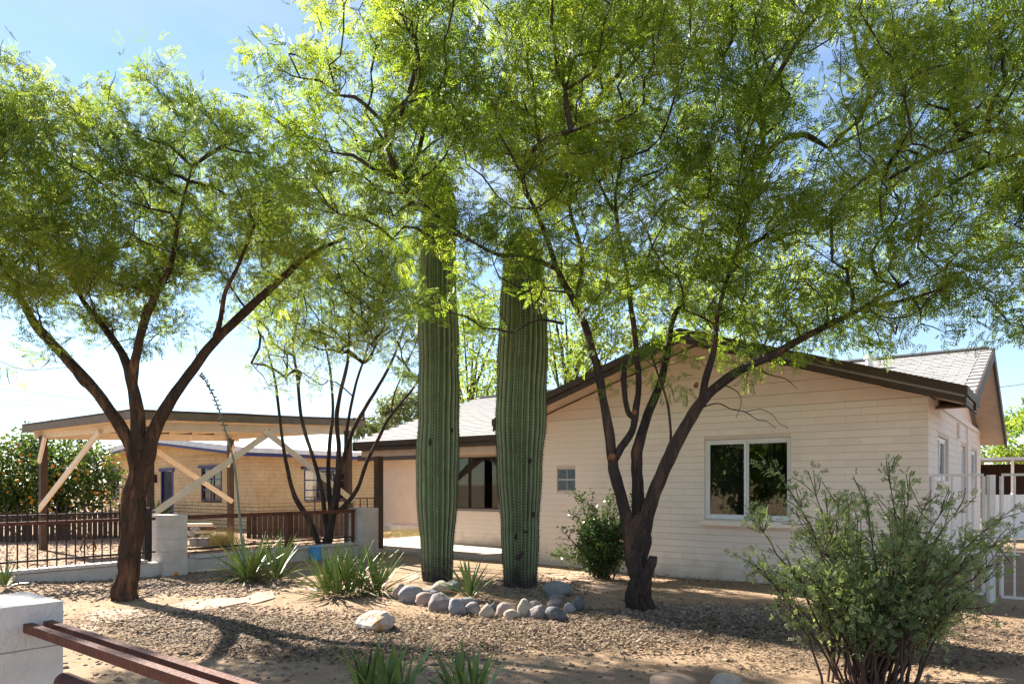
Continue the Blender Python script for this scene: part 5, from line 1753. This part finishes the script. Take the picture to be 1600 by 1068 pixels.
yu1b = gpt(385, 908)
yu1 = yucca('spiky yucca sending up a tall thin flower stalk', yu1b, 110, .74, (6, 84), .95, .1, .26, heads=[(0, 0), (.06, .05), (.42, .1)])
sp = [yu1b + Vector((-.02, 0, .05)), P(368, 740, yu1b.y + .02), P(357, 690, yu1b.y), P(342, 640, yu1b.y), P(327, 605, yu1b.y), P(313, 585, yu1b.y)]
pth = smooth_path([(p, r_) for p, r_ in zip(sp, (.022, .016, .013, .011, .009, .006))], 6)
V_, F_ = bark_tube(pth, 8, 2, .02)
st = np_mesh_idx('flower_stalk', V_, F_, M['stalk'], parent=yu1, loc=sp[0], smooth=True)
mb = MB()
for i in range(14, len(pth)):
    for q in range(3):
        c = Vector(pth[i, :3]) ; a_ = random.uniform(0, 6.28)
        d_ = Vector((math.cos(a_), math.sin(a_), random.uniform(.1, .7))).normalized()
        mb.tube([c, c + d_ * .025, c + d_ * .045, c + d_ * .06], [.004, .011, .010, .002], 5)
mb.build('seed_capsules', M['seedhead'], st, kind='stuff')
yu2b = gpt(545, 930)
yucca('wide clump of yellow-green spiky yuccas behind the white boulder', yu2b, 190, .70, (5, 84), .8, .14, .28, heads=[(0, 0), (-.32, .05), (.34, .1), (.1, .25), (-.12, -.12)])
yu3b = gpt(735, 936)
yucca('small spiky yucca inside the ring of river rocks', yu3b, 36, .52, (12, 80), .9, .05, .2)
yu4b = gpt(8, 918)
yucca('small spiky yucca at the near end of the low wall', yu4b, 34, .36, (15, 82), 1.1, .05, .25)
yu5b = Vector((-.86, 4.72, float(gz(-.86, 4.72))))
yucca('upright yucca blades in front of the white boulder, cut by the frame', yu5b, 46, .43, (42, 88), 1.5, .1, .05, heads=[(0, 0), (-.13, .04), (.1, .05)])
yu6b = Vector((-.36, 4.75, float(gz(-.36, 4.75))))
yucca('upright yucca blades below the ring of rocks, cut by the frame', yu6b, 38, .37, (42, 88), 1.45, .1, .05, heads=[(0, 0), (.1, .03)])

# ------------------------------------------------------------------ rocks
def rock_mesh(sx_, sy_, sz_, seed, material, angular=.0, sub=3):
    bm = bmesh.new()
    bmesh.ops.create_icosphere(bm, subdivisions=sub, radius=1)
    r_ = np.random.default_rng(seed)
    co = np.array([v.co for v in bm.verts])
    planes = r_.normal(size=(12, 3)); planes /= np.linalg.norm(planes, axis=1, keepdims=True)
    d = co @ planes.T
    lim = r_.uniform(.58, .88, 12) if angular else r_.uniform(.62, .92, 12)
    f = np.ones(len(co))
    for k in range(12):
        f = np.where(d[:, k] * f > lim[k], lim[k] / np.maximum(d[:, k], 1e-3), f)
    f = f * (1 + .13 * vnoise(co[:, 0] * 2.2, co[:, 1] * 2.2, co[:, 2] * 2.2, seed % 17) + .03 * vnoise(co[:, 0] * 5, co[:, 1] * 5, co[:, 2] * 5, seed % 11) + (.05 * vnoise(co[:, 0] * 6, co[:, 1] * 6, co[:, 2] * 6, seed % 13) if angular else 0))
    co = co * f[:, None] * np.array([sx_, sy_, sz_])
    for v, c in zip(bm.verts, co):
        v.co = c
    me = bpy.data.meshes.new('rock')
    bm.to_mesh(me); bm.free()
    me.materials.append(material)
    me.polygons.foreach_set('use_smooth', [not angular] * len(me.polygons))
    return me


def rock(label, px, py_base, wpx, hpx, material, seed, name='river_rock', angular=0, group='river rocks ringing the saguaros', tilt=.2, lift=0.0):
    b_ = gpt(px, py_base, lift)
    k = b_.y / 1100
    sx_ = wpx * k / 2; sz_ = hpx * k / 2
    big = 1.2 if name == 'river_rock' else 1.0
    me = rock_mesh(sx_ * 1.04 * big, sx_ * random.uniform(.75, .95) * big, sz_ * 1.15 * big, seed, M[material], angular)
    me.name = name
    o = bpy.data.objects.new(name, me); COL.objects.link(o)
    o.location = b_ + Vector((0, sx_ * .4, sz_ * .68 + lift))
    o.rotation_euler = (random.uniform(-tilt, tilt), random.uniform(-tilt, tilt), random.uniform(-.4, .4))
    tag(o, label, 'rock', group)
    return o


scars(s2, cb2.x + .01, cb2.y, [(806, 838, 5, 11, .25), (822, 830, 9, 5, .25), (834, 803, 6, 9, .26), (828, 720, 7, 9, .29), (818, 660, 5, 7, .31)])
scars(s1, cb.x, cb.y, [(671, 690, 7, 14, .29), (690, 880, 6, 8, .21), (705, 672, 5, 9, .29)])
RK = [
    ('reddish flat rock at the far end of the rock ring', 624, 934, 26, 22, 'stone_pink'),
    ('grey cone-shaped rock beside the reddish end rock', 643, 940, 34, 26, 'stone_grey'),
    ('rounded pink rock touching the tall lilac rock', 663, 946, 30, 20, 'stone_pink'),
    ('tall lilac rock with a tan crown in the rock ring', 688, 954, 32, 28, 'stone_purple'),
    ('pale grey upright rock below the small yucca', 716, 960, 26, 28, 'stone_grey'),
    ('small lilac rock beside the pale grey upright rock', 741, 960, 24, 20, 'stone_purple'),
    ('pointed grey-brown rock at the front of the ring', 761, 966, 23, 22, 'stone_tan'),
    ('small blue-grey rock wedged behind the pointed rock', 770, 955, 12, 14, 'stone_dark'),
    ('long brown-pink rock leaning in the rock ring', 790, 962, 34, 22, 'stone_pink'),
    ('small cream oval rock lowest in the rock ring', 802, 967, 24, 15, 'stone_tan'),
    ('buff upright rock in front of the thick saguaro', 818, 964, 23, 28, 'stone_tan'),
    ('rounded tan rock behind the purple one', 834, 953, 24, 18, 'stone_tan'),
    ('dark purple squarish rock in front of the ring', 841, 967, 26, 26, 'stone_purple'),
    ('large blue-grey rock at the lowest front corner of the ring', 869, 970, 30, 24, 'stone_dark'),
    ('flat pinkish rock above the large blue-grey rock', 865, 948, 26, 12, 'stone_pink'),
    ('small grey rock beside the large blue-grey one', 891, 959, 17, 18, 'stone_grey'),
    ('dark slate rock ending the ring near the forked trunk', 904, 954, 24, 22, 'stone_dark'),
    ('dark brown half-buried rock behind the ring', 871, 940, 24, 13, 'stone_purple'),
    ('grey rock tucked behind the lilac rock', 733, 944, 26, 12, 'stone_grey'),
    ('broad tan rock at the foot of the slender saguaro', 690, 926, 34, 18, 'stone_tan'),
    ('flat grey rock leaning near the slender saguaro', 672, 930, 30, 10, 'stone_grey'),
    ('pale rock half buried beside the slender saguaro', 706, 922, 22, 16, 'stone_grey'),
    ('jagged grey rock behind the ring near the thick saguaro', 872, 932, 40, 24, 'stone_grey'),
]
for i, (lab, px, py, w_, h_, m_) in enumerate(RK):
    rock(lab, px, py, w_, h_, m_, 100 + i * 7)
rock('white quartz boulder stained orange lying alone on the dirt', 588, 986, 72, 34, 'stone_white', 21, 'boulder', 1, None, .1)
rock('orange-tan flat boulder at the bottom edge of the picture', 1056, 1078, 80, 22, 'flag', 33, 'boulder', 0, None, .08)
rock('grey-tan flat boulder beside the orange-tan one at the bottom edge', 1137, 1076, 56, 24, 'stone_tan', 35, 'boulder', 0, None, .08)

# flagstone path
fs = empty('path', gpt(300, 950), 'worn pink flagstone path across the gravel', 'path', kind='structure')
for (pts) in ([(120, 968), (160, 953), (215, 953), (232, 962), (170, 974)], [(240, 953), (300, 938), (350, 934), (400, 938), (335, 951), (280, 957)], [(372, 938), (400, 926), (425, 924), (430, 934), (395, 944)],
              [(628, 902), (650, 893), (655, 902), (640, 909)], [(90, 985), (130, 975), (160, 982), (120, 996)], [(850, 898), (910, 893), (960, 902), (900, 912)], [(915, 915), (965, 908), (990, 918), (940, 926)]):
    pp = [gpt(x, y) + UZ * .012 for x, y in pts]
    mb = MB(); mb.prism(pp, (0, 0, -.08)); mb.build('flagstone', M['flag'], fs)

# ------------------------------------------------------------------ gravel, leaf litter, dry grass
def stones(name, pos, size, material, label, cat):
    """low stones: squashed jittered octahedra"""
    n = len(pos)
    base = np.array([(1, 0, 0), (0, 1, 0), (-1, 0, 0), (0, -1, 0), (0, 0, .75), (0, 0, -.6)], float)
    tri = np.array([(0, 1, 4), (1, 2, 4), (2, 3, 4), (3, 0, 4), (1, 0, 5), (2, 1, 5), (3, 2, 5), (0, 3, 5)])
    Bv = base[None] * (1 + rng.uniform(-.35, .35, (n, 6, 3)))
    Bv = Bv * size[:, None, None] * np.stack([rng.uniform(.8, 1.5, n), rng.uniform(.6, 1.0, n), rng.uniform(.45, .85, n)], 1)[:, None, :]
    a = rng.uniform(0, 6.283, n); c, s = np.cos(a), np.sin(a)
    Rm = np.zeros((n, 3, 3)); Rm[:, 0, 0] = c; Rm[:, 0, 1] = -s; Rm[:, 1, 0] = s; Rm[:, 1, 1] = c; Rm[:, 2, 2] = 1
    Bv = np.einsum('nij,nkj->nki', Rm, Bv) + pos[:, None, :]
    Fq = (tri[None] + (np.arange(n) * 6)[:, None, None]).reshape(-1, 3)
    o = np_mesh_idx(name, Bv.reshape(-1, 3), Fq, material, attr=np.repeat(rng.random(n), 6))
    tag(o, label, cat, kind='stuff')
    return o


def scatter(n, zones):
    """zones in picture pixels on the ground: (px, py, rx, ry, weight)"""
    w = np.array([z[4] for z in zones], float); w /= w.sum()
    out = []
    for z, wi in zip(zones, w):
        m = int(n * wi)
        a = rng.uniform(0, 6.283, m); r_ = np.sqrt(rng.uniform(0, 1, m)) * (1 + .25 * rng.normal(size=m) * .5)
        px = z[0] + np.cos(a) * r_ * z[2]; py = np.maximum(z[1] + np.sin(a) * r_ * z[3], 858)
        Y = 1650 / (py - 756); X = (px - 800) / 1100 * Y
        out.append(np.stack([X, Y], 1))
    q = np.vstack(out)
    return q


q = scatter(21000, [(140, 915, 150, 22, 2.2), (330, 912, 130, 20, 2.2), (330, 975, 150, 30, 2.2), (470, 990, 160, 32, 2.0), (930, 985, 150, 26, 3.2), (1080, 975, 130, 28, 2.6), (1200, 970, 110, 26, 1.8), (690, 1000, 160, 26, 1.4), (840, 925, 90, 14, 1.0), (1480, 990, 150, 60, .5), (600, 1000, 700, 70, 1.3)])
sz = np.clip(rng.lognormal(-4.25, .38, len(q)), .005, .036)
pos = np.stack([q[:, 0], q[:, 1], gz(q[:, 0], q[:, 1]) + sz * .2], 1)
sz = sz * 1.3
stones('gravel', pos, sz, M['gravel'], 'loose grey and tan gravel over the yard', 'gravel')
m_ = 9000
q = np.stack([rng.uniform(-13, -3.2, m_), rng.uniform(12, 21, m_)], 1)
q = q[(q[:, 0] - B0.x) * -NR.x * -1 + (q[:, 1] - B0.y) * NR.y < -.15]
sz = np.clip(rng.lognormal(-4.0, .35, len(q)), .01, .05)
stones('gravel', np.stack([q[:, 0], q[:, 1], gz(q[:, 0], q[:, 1]) + sz * .2], 1), sz, M['gravel_red'], 'reddish gravel under the carport beyond the low wall', 'gravel')

q = scatter(52000, [(300, 985, 220, 35, 2), (560, 995, 260, 40, 3), (800, 985, 200, 30, 2), (1000, 990, 240, 30, 2), (1250, 1000, 200, 50, 1.6), (1480, 1000, 160, 50, 1.5), (600, 960, 600, 80, 2), (1100, 905, 260, 14, .8)])
n = len(q)
L = rng.uniform(.015, .065, n); W = L * rng.uniform(.18, .4, n)
a = rng.uniform(0, 6.283, n)
d = np.stack([np.cos(a), np.sin(a), rng.normal(size=n) * .25], 1); e = np.stack([-np.sin(a), np.cos(a), rng.normal(size=n) * .35], 1)
c = np.stack([q[:, 0], q[:, 1], gz(q[:, 0], q[:, 1]) + .010 + rng.uniform(0, .022, n)], 1)
V = np.stack([c - d * L[:, None] / 2, c + e * W[:, None] / 2, c + d * L[:, None] / 2, c - e * W[:, None] / 2], 1).reshape(-1, 3)
o = np_mesh('leaf_litter', V, 4, M['litter'], attr=np.repeat(rng.random(n), 4)); tag(o, 'dry brown leaf litter scattered over the dirt', 'leaf litter', kind='stuff')


def grass(name, label, centres, per, hgt, rad, tilt=.5):
    tri, at = [], []
    for c in centres:
        for k in range(per):
            p = np.array([c[0] + rng.normal() * rad, c[1] + rng.normal() * rad, 0]); p[2] = float(gz(p[0], p[1]))
            d_ = np.array([rng.normal() * tilt, rng.normal() * tilt, 1]); d_ /= np.linalg.norm(d_)
            w_ = np.cross(d_, rng.normal(size=3)); w_ *= .004 / np.linalg.norm(w_)
            tri += [p - w_, p + w_, p + d_ * hgt * rng.uniform(.5, 1.1)]; at += [rng.random()] * 3
    o = np_mesh(name, np.array(tri), 3, M['drygrass'], attr=np.array(at)); tag(o, label, 'grass', kind='stuff')


grass('dry_grass', 'tuft of dry yellow grass beyond the low wall', [(P(335, 0, 17.2).x, 17.2), (P(345, 0, 17.4).x, 17.4), (P(352, 0, 17.3).x, 17.3)], 320, .62, .16)
grass('dry_grass', 'straw-coloured dry grass beyond the patio slab', [(P(x_, 0, 21).x, 21 + random.uniform(-.8, .8)) for x_ in range(604, 672, 4)], 60, .3, .25)

# ------------------------------------------------------------------ small things
c = gpt(499, 873); c = Vector((c.x, c.y - .25, 0)); c.z = float(gz(c.x, c.y))
bk = empty('bucket', c, 'light blue plastic bucket at the foot of the small mesquite', 'bucket')
mb = MB(); mb.tube([c + UZ * .0, c + UZ * .27], [.105, .13], 20); bd = mb.build('body', M['bluelight'], bk, smooth=False)
mb = MB(); mb.tube([c + UZ * .255, c + UZ * .275], [.138, .138], 20); mb.build('rim', M['bluelight'], bk)
mb = MB(); mb.tube([c + Vector((.135 * math.cos(a_), -.02 - .03 * math.sin(a_), .26 - .1 * math.sin(a_))) for a_ in np.linspace(0, math.pi, 12)], .004, 5); mb.build('handle', M['whitefascia'], bk)

# things lying beyond the pier
for i, (px, py, Y, lab) in enumerate([(312, 825, 16.8, 'grey cinder block lying beyond the pier, nearer the dry grass'), (327, 820, 17.6, 'grey cinder block further back beside the dry grass')]):
    c = P(px, py, Y); c.z = .12
    mb = MB()
    for dx in (-.17, 0, .17): mb.box(c + Vector((dx, 0, 0)), Vector((1, 0, 0)), Vector((0, 1, 0)), UZ, .03, .1, .1)
    for dy in (-.085, .085): mb.box(c + Vector((0, dy, 0)), Vector((1, 0, 0)), Vector((0, 1, 0)), UZ, .139, .015, .099)
    o = mb.build('cinder_block', M['stone_grey']); tag(o, lab, 'block', 'cinder blocks beyond the pier')
for i, (px, py, w_, lab) in enumerate([(299, 833, 14, 'white stone beside the pier, the lowest of the pale heap'), (305, 827, 10, 'white stone resting on top of the pale heap'), (295, 826, 9, 'white stone at the back of the pale heap')]):
    me = rock_mesh(w_ * .0075, w_ * .0075, w_ * .006, 300 + i, M['whiteblock'], 0, 2)
    o = bpy.data.objects.new('stone', me); COL.objects.link(o)
    p = P(px, py, 16.0); o.location = (p.x, 16.0 + .1 * i, max(p.z, .06)); tag(o, lab, 'stone', 'white stones by the pier')
lp = empty('lumber_stack', P(300, 815, 18), 'stack of orange-brown boards behind the pale pier', 'lumber')
for k in range(5):
    c = P(298, 0, 18); c.z = .10 + k * .09
    mb = MB(); mb.box(c + Vector((random.uniform(-.1, .1), 0, 0)), Vector((1, .1 * random.uniform(-1, 1), 0)).normalized(), Vector((0, 1, 0)), UZ, .55, .1, .04)
    mb.build('board', M['rust'] if k % 2 else M['cream'], lp)
# potted agave beside the door
ag = empty('agave_plant', N(5.2, -.9, 0), 'large striped agave beside the blue-framed door', 'agave')
for k in range(14):
    o = bpy.data.objects.new('blade', BLADES[k % 4]); COL.objects.link(o); o.parent = ag
    l_ = random.uniform(.9, 1.3); o.scale = (l_ * 2.2, l_, l_); o.rotation_euler = (R(random.uniform(35, 80)), random.uniform(-.2, .2), k * 2.4)
    o.location = (0, 0, .05)

# utility pole and wires
up = empty('utility_pole', P(568, 756, 60), 'far wooden utility pole beyond the brick house', 'pole')
p = P(568, 756, 60)
mb = MB(); mb.tube([Vector((p.x, 60, -.1)), Vector((p.x, 60, 7.6))], [.16, .11], 10); mb.build('post', M['post'], up)
mb = MB(); mb.bar(Vector((p.x - .9, 60, 7.1)), Vector((p.x + .9, 60, 7.1)), .1, .12); mb.build('crossarm', M['post'], up)
def wire(a, b, sag, lab, r_=.018):
    pts = []
    for i in range(25):
        u = i / 24
        q = a.lerp(b, u); q.z -= sag * 4 * u * (1 - u)
        pts.append(q)
    mb = MB(); mb.tube(pts, r_, 5); o = mb.build('utility_wire', M['wire'], smooth=True); tag(o, lab, 'wire', 'overhead wires')
pt = Vector((p.x, 60, 7.15))
wire(P(-60, 598, 48), pt + Vector((-.8, 0, 0)), .5, 'upper overhead wire crossing the sky beyond the carport')
wire(P(-60, 622, 48), pt + Vector((.8, 0, -.2)), .5, 'lower overhead wire crossing the sky beyond the carport')
wire(P(1540, 606, 40), P(1680, 585, 36), .1, 'upper overhead wire leaving the gable end')
wire(P(1540, 660, 38), P(1680, 644, 35), .1, 'lower overhead wire below the gable end')
